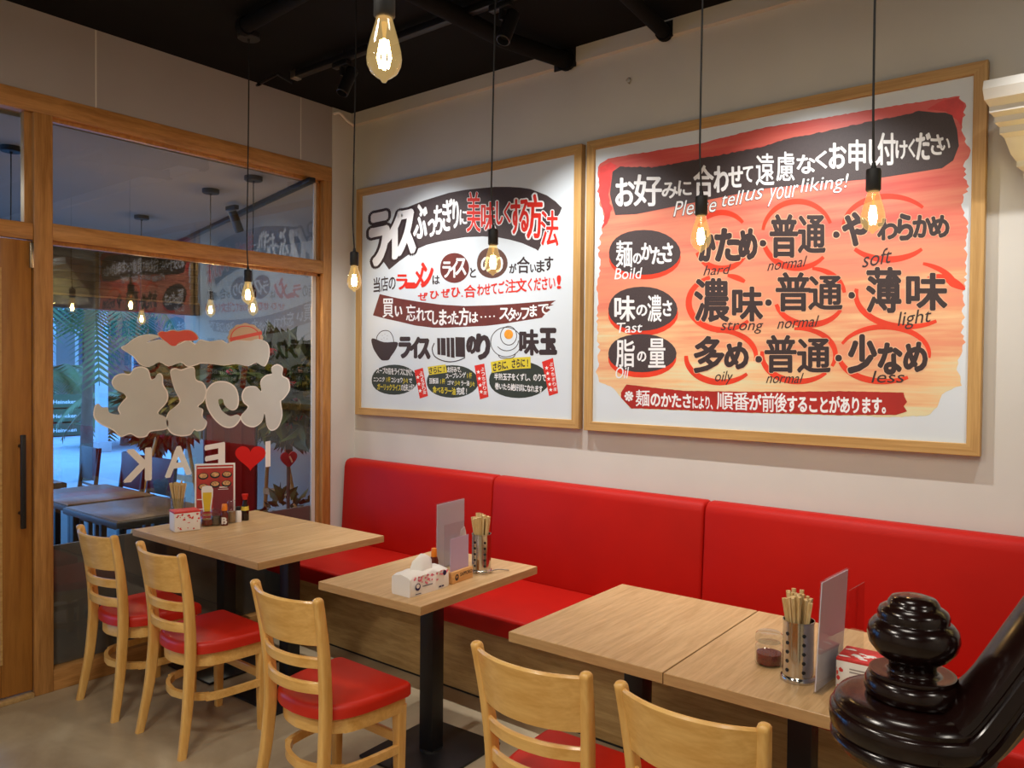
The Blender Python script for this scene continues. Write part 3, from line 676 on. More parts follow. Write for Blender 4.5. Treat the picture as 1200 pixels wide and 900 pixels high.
for e in ((754.7, 295.7, 42, 27), (752.6, 361.8, 40.5, 26.5), (752, 413.8, 40, 23)): Art(1, layer(3)).disc(*e, wob=0.025).build('dark_oval', INK_SPECK, pb)
A = Art(1, layer(4))
for ch, x0, x1, y0, y1 in [('麺', 722, 740.7, 282, 313), ('の', 742, 751.5, 297, 309), ('か', 752, 764, 285, 304), ('た', 764, 777.5, 290, 309), ('さ', 777, 788, 285, 306.5),
                           ('味', 720.5, 744, 347, 376), ('の', 746, 758, 357.5, 370), ('濃', 759, 775, 346, 377), ('さ', 777, 787, 352.5, 370), ('脂', 722, 743.5, 398, 430), ('の', 747, 757, 412, 423.5), ('量', 760, 779.5, 397, 430.5)]: A.fit(ch, x0, x1, y0, y1, 0.035)
for s, x0, x1, y0, y1, sl in [('Boild', 721, 751.5, 314, 327, -1), ('Tast', 722, 752.6, 378, 390, -1), ('Oil', 721.5, 736, 430, 443.5, 0)]: A.fit(s, x0, x1, y0, y1, 0.006, 2, slope=sl)
A.build('label_lettering', INK_W, pb)
G3 = [('か', 820, 837, 271, 305), ('た', 839, 866, 269, 305), ('め', 867, 886, 269, 303), ('普', 903, 934, 252, 301), ('通', 936, 966.5, 253, 296), ('や', 988.5, 1016, 250, 287), ('わ', 1029, 1051, 257, 280.5), ('ら', 1052.5, 1069, 251.5, 280.5), ('か', 1070.5, 1091.5, 253, 277.5), ('め', 1090, 1111.5, 253, 277.5),
      ('濃', 814.5, 853.5, 327, 376.5), ('味', 859, 893, 337, 375.5), ('普', 910, 949, 320, 364), ('通', 948, 986.5, 324, 362.5), ('薄', 1016, 1055, 314, 365.5), ('味', 1063, 1109, 321, 362.5),
      ('多', 814, 848, 395, 436), ('め', 850, 876, 402, 431.5), ('普', 897, 932.5, 393.5, 436), ('通', 935, 972.5, 397.5, 436), ('少', 995, 1026, 393.5, 436), ('な', 1030, 1056, 403, 437.5), ('め', 1060, 1085.5, 402, 434.5)]
DOTS = [(894, 285), (980, 275), (900.5, 354.6), (998, 346), (889, 421), (982.7, 419.6)]
INK_PALE = mat('ink_pale_edge', S(238, 186, 150), 0.55)
A = Art(1, layer(3))
for g in G3: A.fit(*g, bold=(0.125 if g[0] in HEAVY else 0.078))
for x, y in DOTS: A.disc(x, y, 4.9, 5.1)
A.build('lettering_pale_edge', INK_PALE, pb)
A = Art(1, layer(4))
for g in G3: A.fit(*g, bold=(0.09 if g[0] in HEAVY else 0.055))
for x, y in DOTS: A.disc(x, y, 3.9, 4.1, wob=0.05)
for s, x0, x1, y0, y1, sl in [('hard', 826, 855, 310, 322, -2), ('normal', 901, 944, 302, 315, -5), ('soft', 1012, 1045, 292, 311, -6), ('strong', 845, 893, 377, 391, 0), ('normal', 912.5, 958, 371, 384, -3), ('light', 1053, 1091, 363, 385, -5), ('oily', 838, 858, 434.5, 451, 0), ('normal', 899.5, 940, 437, 449, 0), ('less', 1023, 1060, 434.5, 448.5, 0)]: A.fit(s, x0, x1, y0, y1, -0.008, 4, slope=sl)
A.build('option_lettering', INK, pb)
bt = ragged([(734, 450.4), (751.5, 452.6), (801, 458), (875, 459), (920, 459), (985, 458.4), (1062, 460)], 0.5, False)
bb = ragged([(1063, 482), (1050, 486), (985, 486.5), (920, 484.5), (875, 483.5), (788, 480), (751.5, 478.6), (736, 478.6)], 0.6, False)
Art(1, layer(3)).poly([(727.7, 466), (727.7, 460)]+bt+[(1060, 465), (1063, 471), (1059, 476)]+bb).build('brick_red_band', INK_BAND, pb)
A = Art(1, layer(4)); bot = [(760, 476.5), (800, 478), (890, 481), (960, 484), (1050, 484.5)]; tp = [(760, 459), (800, 461.5), (890, 463), (960, 464.5), (1050, 466)]
A.fit('※', 732, 742, 458.5, 470, 0.02); A.fit('麺', 745, 761, 457, 476, 0.03)
A.run('のかたさ', 762, 811, tp, bot, 0.035); A.run('により、', 811, 840, [(811, 464), (840, 464)], [(811, 479), (840, 480)], 0.03)
A.run('順番', 840, 878, [(840, 459), (878, 460)], [(840, 479.5), (878, 481)], 0.035); A.run('が', 878, 892, tp, bot, 0.035); A.run('前後', 893, 922, [(893, 461), (922, 461)], [(893, 482.5), (922, 483)], 0.03)
A.run('することがあります。', 922, 1046, tp, bot, 0.035)
A.build('note_lettering', INK_W, pb)
for bold, k, mm, nm in ((0.03, 5, INK, 'subtitle_edge'), (-0.004, 6, INK_W, 'subtitle_lettering')):
    A = Art(1, layer(k))
    for s, x0, x1, y0, y1, sl in [('Please', 791, 840, 233, 251, -6), ('tell', 846, 870, 224, 241, -3), ('us', 874, 894, 221.5, 234.5, -3), ('your', 901, 934, 218, 240, -4), ('liking!', 939, 993, 206, 228, -6)]: A.fit(s, x0, x1, y0, y1, bold, 4, slope=sl)
    A.build(nm, mm, pb)

# ------------------------------------------------------------------ banquette
BX1 = 5.15
be = thing('banquette_bench', 'long red upholstered wall bench with a pale wood base', 'bench', (0.03, 0, 0))
MB().box(0.0, BX1, -0.595, -0.005, 0.0, 0.372).build('base', M['bench_wood'], be, smooth=False)
MB().box(0.0, BX1, -0.598, -0.595, 0.0, 0.008).build('floor_joint', M['black_matte'], be)
MB().box(0.0, BX1, -0.712, -0.03, 0.374, 0.470, 0.016, 3).build('seat_cushion', M['red'], be)
seams = [0.004, 1.291, 2.562, 3.845, BX1]
for a, b2 in zip(seams, seams[1:]):
    prof = [(-0.012, 0.471), (-0.140, 0.471), (-0.143, 0.50), (-0.118, 0.955), (-0.112, 0.983), (-0.098, 0.999), (-0.075, 1.006), (-0.035, 1.006), (-0.018, 0.998), (-0.012, 0.98)]
    x0, x1 = a+0.002, b2-0.002; secs = []
    for x, ins in ((x0, 0.012), (x0+0.004, 0.004), (x0+0.014, 0.0), (x1-0.014, 0.0), (x1-0.004, 0.004), (x1, 0.012)):
        cy, cz = -0.07, 0.74
        secs.append([(x, y+(ins if y < cy else -ins*0.3), z-(ins if z > 0.9 else 0)) for y, z in prof])
    MB().loft(secs).build('backrest_panel', M['red'], be, angle=50)

# ------------------------------------------------------------------ tables
TW, TD, TH = 0.553, 0.742, 0.75
def make_table(label, cx, cy, rot):
    t = thing('cafe_table', label, 'table', (cx, cy, 0), math.radians(rot), group='oak topped pedestal tables')
    MB().box(-TW/2, TW/2, -TD/2, TD/2, TH-0.034, TH, 0.0025, 2).build('tabletop', M['table_wood'], t, smooth=False)
    mb = MB().box(-TW/2-0.0006, TW/2+0.0006, -TD/2-0.0006, -TD/2+0.002, TH-0.0325, TH-0.0016).box(-TW/2-0.0006, TW/2+0.0006, TD/2-0.002, TD/2+0.0006, TH-0.0325, TH-0.0016)
    mb.box(-TW/2-0.0006, -TW/2+0.002, -TD/2, TD/2, TH-0.0325, TH-0.0016).box(TW/2-0.002, TW/2+0.0006, -TD/2, TD/2, TH-0.0325, TH-0.0016).build('edge_banding', M['edge'], t, smooth=False)
    MB().box(-0.036, 0.036, -0.036, 0.036, 0.012, TH-0.04, 0.004).build('pedestal_column', M['black'], t)
    MB().box(-0.20, 0.20, -0.22, 0.22, 0.0, 0.012, 0.003).build('base_plate', M['black'], t)
    MB().box(-0.14, 0.14, -0.24, 0.24, TH-0.046, TH-0.034, 0.002).lathe([(0, 0.012), (0.05, 0.012), (0.048, 0.02), (0, 0.02)], 20).build('mounting_plate', M['black'], t)
    return t
tabs = [('square wooden cafe table against the shop window, holding the sauce bottles', 0.312, -1.140, 0.8),
        ('square wooden cafe table pushed up to the window table on its right side', 0.868, -1.132, 0.8),
        ('square wooden cafe table standing alone, with the soft tissue pack', 1.852, -1.130, 2.6),
        ('square wooden cafe table with an empty top, in the middle of the front row', 2.823, -1.112, 1.2),
        ('square wooden cafe table beside the dark newel post, with the red chili jar', 3.381, -1.102, 1.2)]
t0 = None
for lab, x, y, r in tabs:
    if t0 is None: t0 = make_table(lab, x, y, r)
    else: dup(t0, (x, y, 0), math.radians(r), lab)

# ------------------------------------------------------------------ chairs
PATH = [(0.0, 0.0, 0.185), (0.018, 0.10, 0.177), (0.036, 0.22, 0.166), (0.048, 0.36, 0.159), (0.051, 0.44, 0.158), (0.047, 0.54, 0.160), (0.034, 0.66, 0.167), (0.012, 0.78, 0.176), (0.000, 0.835, 0.180)]
def post_at(z):
    for a, b in zip(PATH, PATH[1:]):
        if z <= b[1]:
            t = (z-a[1])/(b[1]-a[1]); return a[0]+(b[0]-a[0])*t, a[2]+(b[2]-a[2])*t
    return PATH[-1][0], PATH[-1][2]
def rrect(cx, cy, z, wx, wy, r=0.3):
    o = []
    for sx, sy, a0 in ((1, 1, 0), (-1, 1, 90), (-1, -1, 180), (1, -1, 270)):
        rr = r*min(wx, wy)
        for k in range(4):
            a = math.radians(a0+30*k); o.append((cx+sx*(wx/2-rr)+rr*math.cos(a), cy+sy*(wy/2-rr)+rr*math.sin(a), z))
    return o
def seat_plan(inset=0.0, y_front=0.41):
    P = [(0.206, 0.30), (0.199, 0.20), (0.180, 0.125), (0.140, 0.075), (0.075, 0.045), (0.0, 0.035)]
    half = catmull(P, 4, False)
    pts = [(0.180, y_front), (0.197, y_front-0.006), (0.208, y_front-0.03)]+half
    pts = [(x-inset*(1 if x > 0.05 else x/0.05), y-inset*(1 if y > 0.35 else -1 if y < 0.12 else 0)) for x, y in pts]
    return pts+[(-x, y) for x, y in reversed(pts[:-1])]
def slat(z0, z1, sag, th, n=15):
    """bent rail between the rear posts, bulging to the back"""
    secs = []
    for i in range(n):
        u = -1+2*i/(n-1); row = []
        for z, dy in ((z0, 0), (z0+0.004, -th/2), (z1-0.006, -th/2), (z1, -th*0.2), (z1, th*0.2), (z1-0.006, th/2), (z0+0.004, th/2)):
            py, px = post_at(z); row.append((u*(px-0.006), py-0.004-sag*(1-abs(u)**2.2)+dy, z))
        secs.append(row)
    return MB().loft(secs)
def make_chair(label, loc, rot):
    t = thing('dining_chair', label, 'chair', loc, rot, group='pale wooden chairs with red seats')
    for sx in (-1, 1):
        secs = []
        fine = catmull([(a, b, c) for a, b, c in PATH], 4, False)
        for y, z, x in fine:
            d = 0.034+0.012*math.sin(PI*min(1, max(0, z/0.80)))
            secs.append(rrect(sx*x, y, z, 0.028, d))
        y, z, x = fine[-1]
        secs.append(rrect(sx*x, y, z+0.006, 0.026, 0.028, 0.45)); secs.append(rrect(sx*x, y, z+0.009, 0.016, 0.018, 0.5))
        MB().loft(secs).build('leg', M['chair_wood'], t, angle=50)
        MB().loft([rrect(sx*0.180, 0.372, 0.0, 0.028, 0.030, 0.15), rrect(sx*0.178, 0.372, 0.37, 0.040, 0.044, 0.15)]).build('leg', M['chair_wood'], t)
    slat(0.672, 0.832, 0.050, 0.017).build('backrest', M['chair_wood_h'], t)
    slat(0.590, 0.632, 0.046, 0.018).build('back_slat', M['chair_wood_h'], t)
    slat(0.500, 0.543, 0.044, 0.018).build('back_slat', M['chair_wood_h'], t)
    MB().prism(seat_plan(0.010), 0.345, 0.402, 0.004).build('seat_apron', M['chair_wood_h'], t)
    MB().prism(seat_plan(-0.004), 0.402, 0.450, 0.020, 4).build('seat', M['seat_red'], t)
    pl = [p for p in seat_plan(0.022)]
    i0 = 3; ring = pl[i0-1:len(pl)-i0+1]
    secs = []
    for i, (x, y) in enumerate(ring):
        a, b = ring[max(0, i-1)], ring[min(len(ring)-1, i+1)]; dx, dy = b[0]-a[0], b[1]-a[1]; l = math.hypot(dx, dy); nx, ny = dy/l*0.009, -dx/l*0.009
        secs.append([(x-nx, y-ny, 0.196), (x+nx, y+ny, 0.196), (x+nx, y+ny, 0.226), (x-nx, y-ny, 0.226)])
    MB().loft(secs).build('stretcher', M['chair_wood_h'], t, angle=50)
    MB().box(-0.165, 0.165, 0.362, 0.380, 0.225, 0.262, 0.003).build('front_stretcher', M['chair_wood_h'], t)
    return t
chairs = [('pale wooden chair with red seat nearest the door, half hidden by the next chair', 0.378, -1.845, -1),
          ('pale wooden chair with red seat pushed in at the second table, second from the door', 0.937, -1.83, -1),
          ('pale wooden chair with red seat in the middle, at the table with the tissue pack', 1.862, -1.862, 0),
          ('pale wooden chair at the front, backrest with a dark grain swirl, facing the empty table', 2.893, -1.825, 1.5),
          ('pale wooden chair closest to the newel post, only its backrest top showing', 3.352, -1.815, 0)]
c0 = None
for lab, x, y, r in chairs:
    if c0 is None: c0 = make_chair(lab, (x, y, 0), math.radians(r))
    else: dup(c0, (x, y, 0), math.radians(r), lab)

# ------------------------------------------------------------------ newel post and handrail
NP = CAM+((1070-600)/FPX*_rt-(740-450)/FPX*_up+_f)*1.2
nw = thing('newel_post', 'dark glossy newel post with ball finial and sweeping handrail in the right foreground', 'newel post', (NP.x, NP.y, -0.020))
MB().lathe([(0, 0.02), (0.075, 0.02), (0.075, 0.06), (0.06, 0.08), (0.05, 0.12), (0.06, 0.2), (0.062, 0.3), (0.04, 0.62), (0.035, 0.74), (0.05, 0.78), (0.05, 0.82), (0.038, 0.85), (0.042, 0.93), (0.05, 0.985), (0.052, 1.012), (0.0, 1.012)], 36).build('turned_post', M['rose_wood'], nw)
VOL = [(r*0.935, z+0.006) for r, z in [(0, 1.010), (0.050, 1.012), (0.062, 1.020), (0.076, 1.034), (0.098, 1.040), (0.108, 1.046), (0.113, 1.056), (0.121, 1.060), (0.1235, 1.066), (0.121, 1.072), (0.117, 1.075), (0.1225, 1.080), (0.125, 1.094), (0.1245, 1.106), (0.121, 1.110), (0.1175, 1.112), (0.118, 1.118), (0.112, 1.126), (0.098, 1.130), (0.07, 1.132), (0, 1.133)]]
MB().lathe(VOL, 56).build('volute', M['rose_wood'], nw)
FIN = [(0, 1.140), (0.064, 1.140), (0.067, 1.147), (0.067, 1.158), (0.063, 1.167), (0.059, 1.169), (0.061, 1.172), (0.060, 1.176), (0.054, 1.1765), (0.043, 1.174), (0.0345, 1.175), (0.033, 1.178), (0.033, 1.189), (0.038, 1.194), (0.050, 1.202), (0.061, 1.216), (0.0645, 1.230), (0.0625, 1.243), (0.055, 1.252), (0.050, 1.254), (0.0495, 1.257), (0.0505, 1.263), (0.047, 1.271), (0.039, 1.276), (0.0365, 1.277), (0.0355, 1.282), (0.031, 1.288), (0.018, 1.292), (0, 1.2925)]
MB().lathe(FIN, 48).build('ball_finial', M['rose_wood'], nw, angle=60)
hr = nw
Rv = Vector((_rt.x, _rt.y, 0)).normalized(); Nv = Vector((-Rv.y, Rv.x, 0))
hp = catmull([(-0.02, 1.077), (0.02, 1.079), (0.055, 1.103), (0.09, 1.147), (0.153, 1.236), (0.21, 1.318), (0.30, 1.447), (0.50, 1.74), (0.85, 2.25)], 6, False)
PR = [(-0.050, -0.052), (-0.074, -0.036), (-0.098, -0.026), (-0.104, -0.014), (-0.120, -0.010), (-0.123, -0.004), (-0.111, -0.001), (-0.109, 0.004), (-0.111, 0.008), (-0.1245, 0.012), (-0.1245, 0.034), (-0.112, 0.037), (-0.110, 0.041), (-0.118, 0.046), (-0.113, 0.056), (-0.07, 0.062)]
PR = PR+[(-a, b) for a, b in reversed(PR)]
secs = []
for i, (d, z) in enumerate(hp):
    a, b = hp[max(0, i-1)], hp[min(len(hp)-1, i+1)]; T = Vector((b[0]-a[0], b[1]-a[1])).normalized()
    c = Rv*d+Vector((0, 0, z)); up = Rv*(-T.y)+Vector((0, 0, T.x)); q = min(1.0, max(0.0, (d+0.02)/0.13)); q = q*q*(3-2*q)
    un, uf = -0.1145+0.006*q, 0.090*(1-q)-0.030*q; vk = 0.96-0.16*q
    secs.append([tuple(c+Nv*((un+uf)/2+(uf-un)/2*u/0.1245)+up*(v*vk)) for u, v in PR])
MB().loft(secs).build('handrail', M['rose_wood'], hr, angle=24)

# ------------------------------------------------------------------ things on the tables
TZ = 0.7502
def TP(u, v): return PX(u, v, 2, TZ)
M['bamboo'] = wood('bamboo', S(206, 172, 112), S(228, 200, 146), (20, 20, 2), 6, 0.55)
M['chili'] = mat('chili_oil', S(104, 22, 10), 0.25, vary=0.4, scale=120)
M['pepper'] = mat('ground_pepper', S(92, 78, 60), 0.8, vary=0.4, scale=200)
M['salt'] = mat('sesame_grains', S(150, 120, 84), 0.8, vary=0.4, scale=250)
M['soy'] = mat('dark_soy_sauce', S(34, 14, 8), 0.12)
M['hot_sauce'] = mat('red_brown_sauce', S(96, 30, 14), 0.15, vary=0.1)
M['red_plastic'] = mat('red_plastic', S(206, 34, 24), 0.35)
M['orange_plastic'] = mat('orange_plastic', S(232, 130, 30), 0.35)
M['yellow_label'] = mat('yellow_label', S(222, 196, 70), 0.6)
M['navy'] = mat('navy_print', S(34, 34, 86), 0.6)
M['pink_print'] = mat('pink_print', S(226, 120, 140), 0.65, vary=0.3, scale=90)
M['red_print'] = mat('red_print', S(206, 52, 50), 0.6, vary=0.15, scale=60)
M['lilac'] = mat('lilac_card', S(196, 176, 206), 0.6)
M['pale_sheet'] = mat('pale_menu_back', S(226, 222, 234), 0.55, vary=0.04, scale=3)
M['block'] = wood('light_block_wood', S(206, 150, 88), S(226, 176, 112), (2, 14, 14), 5, 0.55)
M['wrap'] = clear('cellophane', (0.97, 0.97, 0.97), gain=1.5, rough=0.08)
def rot_to(a, b):
    return math.atan2(b.y-a.y, b.x-a.x)

def chopstick_can(label, p, r, h, holes=True, n=14, tip=0.23, grp='', lab='', glassy=False):
    t = thing('chopstick_can', label, 'chopstick holder', (p.x, p.y, TZ))
    w = 0.0015
    MB().lathe([(0, 0.002), (r*1.12, 0.0), (r*1.14, 0.004), (r*1.1, 0.012), (r, 0.016), (r, h-0.004), (r*1.03, h-0.003), (r*1.03, h), (r-w, h), (r-w, 0.018), (0, 0.018)], 36).build('can_body', M['jar'] if glassy else M['steel'], t)
    if holes:
        cv = CAM-Vector((p.x, p.y, TZ)); base = math.atan2(cv.y, cv.x)
        for da in (-0.75, 0.35):
            mb = MB()
            for j in range(5):
                a = base+da; z = h*(0.2+0.15*j); c = Vector((r*math.cos(a), r*math.sin(a), z))
                mtx = Matrix.Translation(c) @ Matrix.Rotation(a, 4, 'Z') @ Matrix.Rotation(PI/2, 4, 'Y')
                mb.lathe([(0, 0.0012), (0.0052, 0.0012), (0.0052, -0.0005), (0, -0.0005)], 12, mtx=mtx)
            mb.build('hole_row', M['black_matte'], t)
    first = None
    for i in range(n):
        a = 2.4*i; rr = (r-0.0105)*math.sqrt((i+0.5)/n); bz = 0.021
        b0 = Vector((rr*0.3*math.cos(a), rr*0.3*math.sin(a), bz)); rim = Vector((rr*math.cos(a), rr*math.sin(a), h))
        e = b0+(rim-b0)*((tip*random.uniform(0.91, 1.0)-bz)/(h-bz))
        d = (e-b0); L = d.length; q = d.to_track_quat('Z', 'Y').to_matrix().to_4x4()
        mb = MB()
        for sx in (-1, 1):
            mb.loft([[(sx*0.0046*k+x*k, y*k, z) for x, y in ((-0.0042, -0.003), (0.0042, -0.003), (0.0042, 0.003), (-0.0042, 0.003))] for z, k in ((0, 0.3), (L*0.55, 0.85), (L, 1.2))], mtx=Matrix.Translation(b0) @ q @ Matrix.Rotation(random.uniform(0, 3), 4, 'Z'))
        o = mb.build('chopsticks', M['bamboo'], None, smooth=False); o.location = (p.x, p.y, TZ)
        tag(o, lab, 'chopsticks', grp)
    return t

def glass_jar(name, label, p, r, h, content, fill, lidmat=None, cat='jar'):
    t = thing(name, label, cat, (p.x, p.y, TZ))
    MB().lathe([(0, 0.0), (r*0.92, 0.0), (r, 0.006), (r, h*0.56), (r*0.9, h*0.62), (r*0.82, h*0.64), (r*0.82, h*0.68), (0, h*0.68)], 28).build('glass_body', M['jar'], t)
    MB().lathe([(0, 0.005), (r*0.86, 0.005), (r*0.9, 0.012), (r*0.9, h*fill), (0, h*fill)], 24).build('contents', content, t)
    lid = [(0, h*0.69), (r*0.78, h*0.69), (r*0.98, h*0.72), (r*1.0, h*0.78), (r*0.96, h*0.92), (r*0.80, h*0.985), (r*0.4, h), (0, h)]
    MB().lathe(lid, 28).build('lid', lidmat or M['jar'], t)
    return t

# window table
F, Rr = TP(204.5, 624.5), TP(235, 621)
nk = thing('napkin_pack', 'small white napkin pack with red print at the edge of the window table', 'napkins', (F.x, F.y, TZ), rot_to(F, Rr))
wv = max(0.10, (Rr-F).length); hh = 0.105
MB().box(0, wv, 0, 0.10, 0.0, hh, 0.006, 3).build('pack', M['paper'], nk)
mb = MB(); mb.box(-0.0008, wv+0.0008, -0.0008, 0.101, hh-0.010, hh+0.0012, 0.003)
mb.build('red_top_print', M['red_print'], nk)
mb = MB(); rnd = random.Random(4)
for i in range(26):
    cx, cz, r = rnd.uniform(0.008, wv-0.008), rnd.choice([rnd.uniform(0.01, 0.03), rnd.uniform(0.06, 0.09), rnd.uniform(0.01, 0.09)]), rnd.uniform(0.0025, 0.007)
    mb.flat([Vector((cx+r*math.cos(2*PI*k/7)*rnd.uniform(.6, 1.2), -0.0006-0.00001*i, cz+r*math.sin(2*PI*k/7)*rnd.uniform(.5, 1.1))) for k in range(7)])
mb.build('red_leaf_print', M['red_print'], nk)
p = TP(209, 612)
chopstick_can('clear cup of chopsticks behind the napkin pack on the window table', p, 0.036, 0.135, False, 16, 0.225, 'chopsticks in the cup on the window table', 'pair of wooden chopsticks standing in the clear cup by the window', True)

def menu_print_stand():
    b = TP(252, 609.5); d = CAM-b; ang = math.atan2(d.y, d.x)+PI/2
    t = thing('menu_stand', 'upright red picture menu in a white frame on the window table', 'menu', (b.x, b.y, TZ), ang)
    W2, H = 0.106, 0.315
    lean = Matrix.Rotation(math.radians(-7), 4, 'X')
    MB().box(-W2, W2, -0.003, 0.003, 0.0, H, 0.001, mtx=lean).build('white_backing', M['white'], t)
    MB().box(-W2, W2, -0.03, 0.05, 0.0, 0.004, 0.001).build('foot', M['white'], t)
    def pr(name, m, shapes, lay):
        mb = MB()
        for i, s in enumerate(shapes): mb.flat([lean @ Vector((x, -0.0034-0.0002*lay-0.00001*i, z)) for x, z in s])
        return mb.build(name, m, t, smooth=False)
    rect = lambda x0, x1, z0, z1: [(x0, z0), (x1, z0), (x1, z1), (x0, z1)]
    ell = lambda x, z, a, b_: [(x+a*math.cos(2*PI*k/18), z+b_*math.sin(2*PI*k/18)) for k in range(18)]
    pr('red_print', mat('menu_red', S(176, 44, 32), 0.4, vary=0.2, scale=30), [rect(-W2+.009, W2-.009, 0.012, H-0.010)], 1)
    pr('pale_lines', M['paper'], [rect(-W2+.014, W2-.014, H-0.026, H-0.020), rect(-W2+.012, -0.05, 0.115, 0.12), rect(-W2+.012, -0.05, 0.062, 0.067), rect(0.016, 0.07, 0.168, 0.171), rect(0.022, 0.064, 0.178, 0.184)], 2)
    bowls = [(-0.062, 0.245), (0.0, 0.25), (0.062, 0.25), (-0.062, 0.185), (0.0, 0.198), (0.06, 0.2)]
    pr('dark_bowls', M['black_matte'], [ell(x, z, 0.027, 0.019) for x, z in bowls], 2)
    pr('noodle_bowls', mat('noodle_print', S(200, 150, 96), 0.5, vary=0.5, scale=130), [ell(x, z+0.003, 0.021, 0.013) for x, z in bowls], 3)
    pr('maroon_panel', mat('menu_maroon', S(122, 26, 34), 0.4), [rect(-0.01, W2-.012, 0.02, 0.188)], 2)
    pr('beer_glass_rim', M['paper'], [[(-0.062, 0.05), (-0.022, 0.05), (-0.012, 0.13), (-0.010, 0.17), (-0.018, 0.188), (-0.042, 0.193), (-0.066, 0.188), (-0.072, 0.17), (-0.070, 0.13)]], 4)
    pr('beer', mat('beer_yellow', S(226, 186, 30), 0.4, vary=0.1), [[(-0.056, 0.05), (-0.028, 0.05), (-0.018, 0.13), (-0.018, 0.155), (-0.064, 0.155), (-0.064, 0.13)]], 5)
menu_print_stand()
glass_jar('chili_jar', 'small glass jar of dark chili beside the napkin pack on the window table', TP(243, 616), 0.034, 0.085, M['chili'], 0.42)
glass_jar('pepper_jar', 'glass jar of ground pepper standing left of the orange-capped bottle', TP(253, 615.5), 0.026, 0.09, M['pepper'], 0.55)
def bottle(name, label, p, prof, m, cap, capmat, lab=None, cat='bottle'):
    t = thing(name, label, cat, (p.x, p.y, TZ))
    MB().lathe(prof, 24).build('bottle_body', m, t); MB().lathe(cap, 20).build('cap', capmat, t)
    if lab: MB().lathe(lab[0], 24).build('label_band', lab[1], t)
    return t
t = bottle('sauce_bottle', 'small brown sauce bottle with an orange cap and white letter label', TP(263, 615.5), [(0, 0), (0.018, 0), (0.019, 0.004), (0.019, 0.058), (0.012, 0.074), (0.011, 0.082), (0, 0.082)], M['hot_sauce'],
       [(0, 0.08), (0.015, 0.08), (0.016, 0.084), (0.014, 0.112), (0.012, 0.115), (0, 0.115)], M['orange_plastic'])
cv = CAM-t.location; ang = math.atan2(cv.y, cv.x)+PI/2
G = glyph('B', 0.0); mb = MB()
for dx, dy in [(0, 0)]+[(0.05*math.cos(k), 0.05*math.sin(k)) for k in range(6)]:
    bm_ = bmesh.new(); vv = [bm_.verts.new((math.sin((x+dx-0.33)*0.055/0.0196)*0.0196, -math.cos((x+dx-0.33)*0.055/0.0196)*0.0196-0.00001*dx, 0.010+(y+dy)*0.05)) for x, y in G[0]]
    for f in G[1]: bm_.faces.new([vv[i] for i in f])
    mb.add(bm_, Matrix.Rotation(ang, 4, 'Z'))
mb.build('letter_print', M['paper'], t)
glass_jar('spice_jar', 'taller glass jar of sesame behind the orange-capped bottle', TP(271, 612.5), 0.024, 0.125, M['salt'], 0.5)
bottle('pepper_shaker', 'small white bottle with a black cap on the window table', TP(279.5, 611.5), [(0, 0), (0.016, 0), (0.0165, 0.004), (0.0165, 0.055), (0.011, 0.066), (0, 0.066)], M['white'], [(0, 0.064), (0.012, 0.064), (0.0125, 0.082), (0.008, 0.086), (0, 0.086)], M['black_matte'])
bottle('soy_bottle', 'dark soy sauce bottle with a red cap and yellow label', TP(287, 609.5), [(0, 0), (0.021, 0), (0.022, 0.004), (0.0215, 0.045), (0.018, 0.075), (0.0115, 0.10), (0.010, 0.118), (0, 0.118)], M['soy'],
       [(0, 0.116), (0.013, 0.116), (0.013, 0.124), (0.018, 0.142), (0.0175, 0.146), (0, 0.146)], M['red_plastic'], ([(0.0215, 0.056), (0.0188, 0.078), (0.0175, 0.078), (0.0200, 0.056)], M['yellow_label']))

# single table: tissue pack, card block, can
F, Rr = TP(480.5, 701), TP(526, 687)
L_ = (Rr-F).length; W3 = 0.10
tp = thing('tissue_pack', 'soft white tissue pack with pink flower print on the single table', 'tissues', (F.x, F.y, TZ), rot_to(F, Rr))
n = 14; secs = []
for i in range(n+1):
    x = L_*i/n; e = min(i, n-i)/n*2; k = 0.90+0.10*min(1, e*3); hz = 0.080*k+0.002*math.sin(i*1.7)
    secs.append([(x, 0.004*(1-k)*10, 0.0), (x, 0.0, 0.012), (x, 0.001+0.002*math.sin(i), hz-0.008), (x, 0.010, hz), (x, W3/2, hz+0.008*k), (x, W3-0.010, hz), (x, W3-0.001, hz-0.008), (x, W3, 0.012), (x, W3-0.004, 0.0)])
MB().loft(secs).build('pack', M['paper'], tp, angle=45)
secs = []
for i in range(9):
    u = i/8; x = L_*(0.22+0.58*u); a = math.sin(PI*u)**0.6
    secs.append([(x, W3*0.5-0.030*a+0.004*math.sin(i*2), 0.083), (x+0.006*math.sin(i*1.3), W3*0.5-0.016*a, 0.085+0.045*a), (x, W3*0.5+0.004*math.sin(i*1.9), 0.084+0.056*a), (x+0.004, W3*0.5+0.018*a, 0.085+0.038*a), (x, W3*0.5+0.032*a, 0.083)])
MB().loft(secs).build('tissue', M['paper'], tp, angle=60)
rnd = random.Random(7); mb = MB()
for i in range(40):
    cx = L_*(0.1+0.85*rnd.random()); cz = 0.036+0.035*rnd.random()**0.7; r = rnd.uniform(0.003, 0.008)
    mb.flat([Vector((cx+r*math.cos(2*PI*k/8)*rnd.uniform(.5, 1.2), -0.0025-0.00001*i, cz+r*math.sin(2*PI*k/8)*rnd.uniform(.4, 1.0))) for k in range(8)])
mb.build('pink_print', M['pink_print'], tp)
mb = MB()
mb.flat([Vector((L_*0.18+0.014*math.cos(a), -0.0032, 0.034+0.014*math.sin(a))) for a in [2*PI*k/20 for k in range(20)]])
mb.flat([Vector((L_*0.87+0.010*math.cos(a), -0.0032, 0.060+0.010*math.sin(a))) for a in [2*PI*k/20 for k in range(20)]])
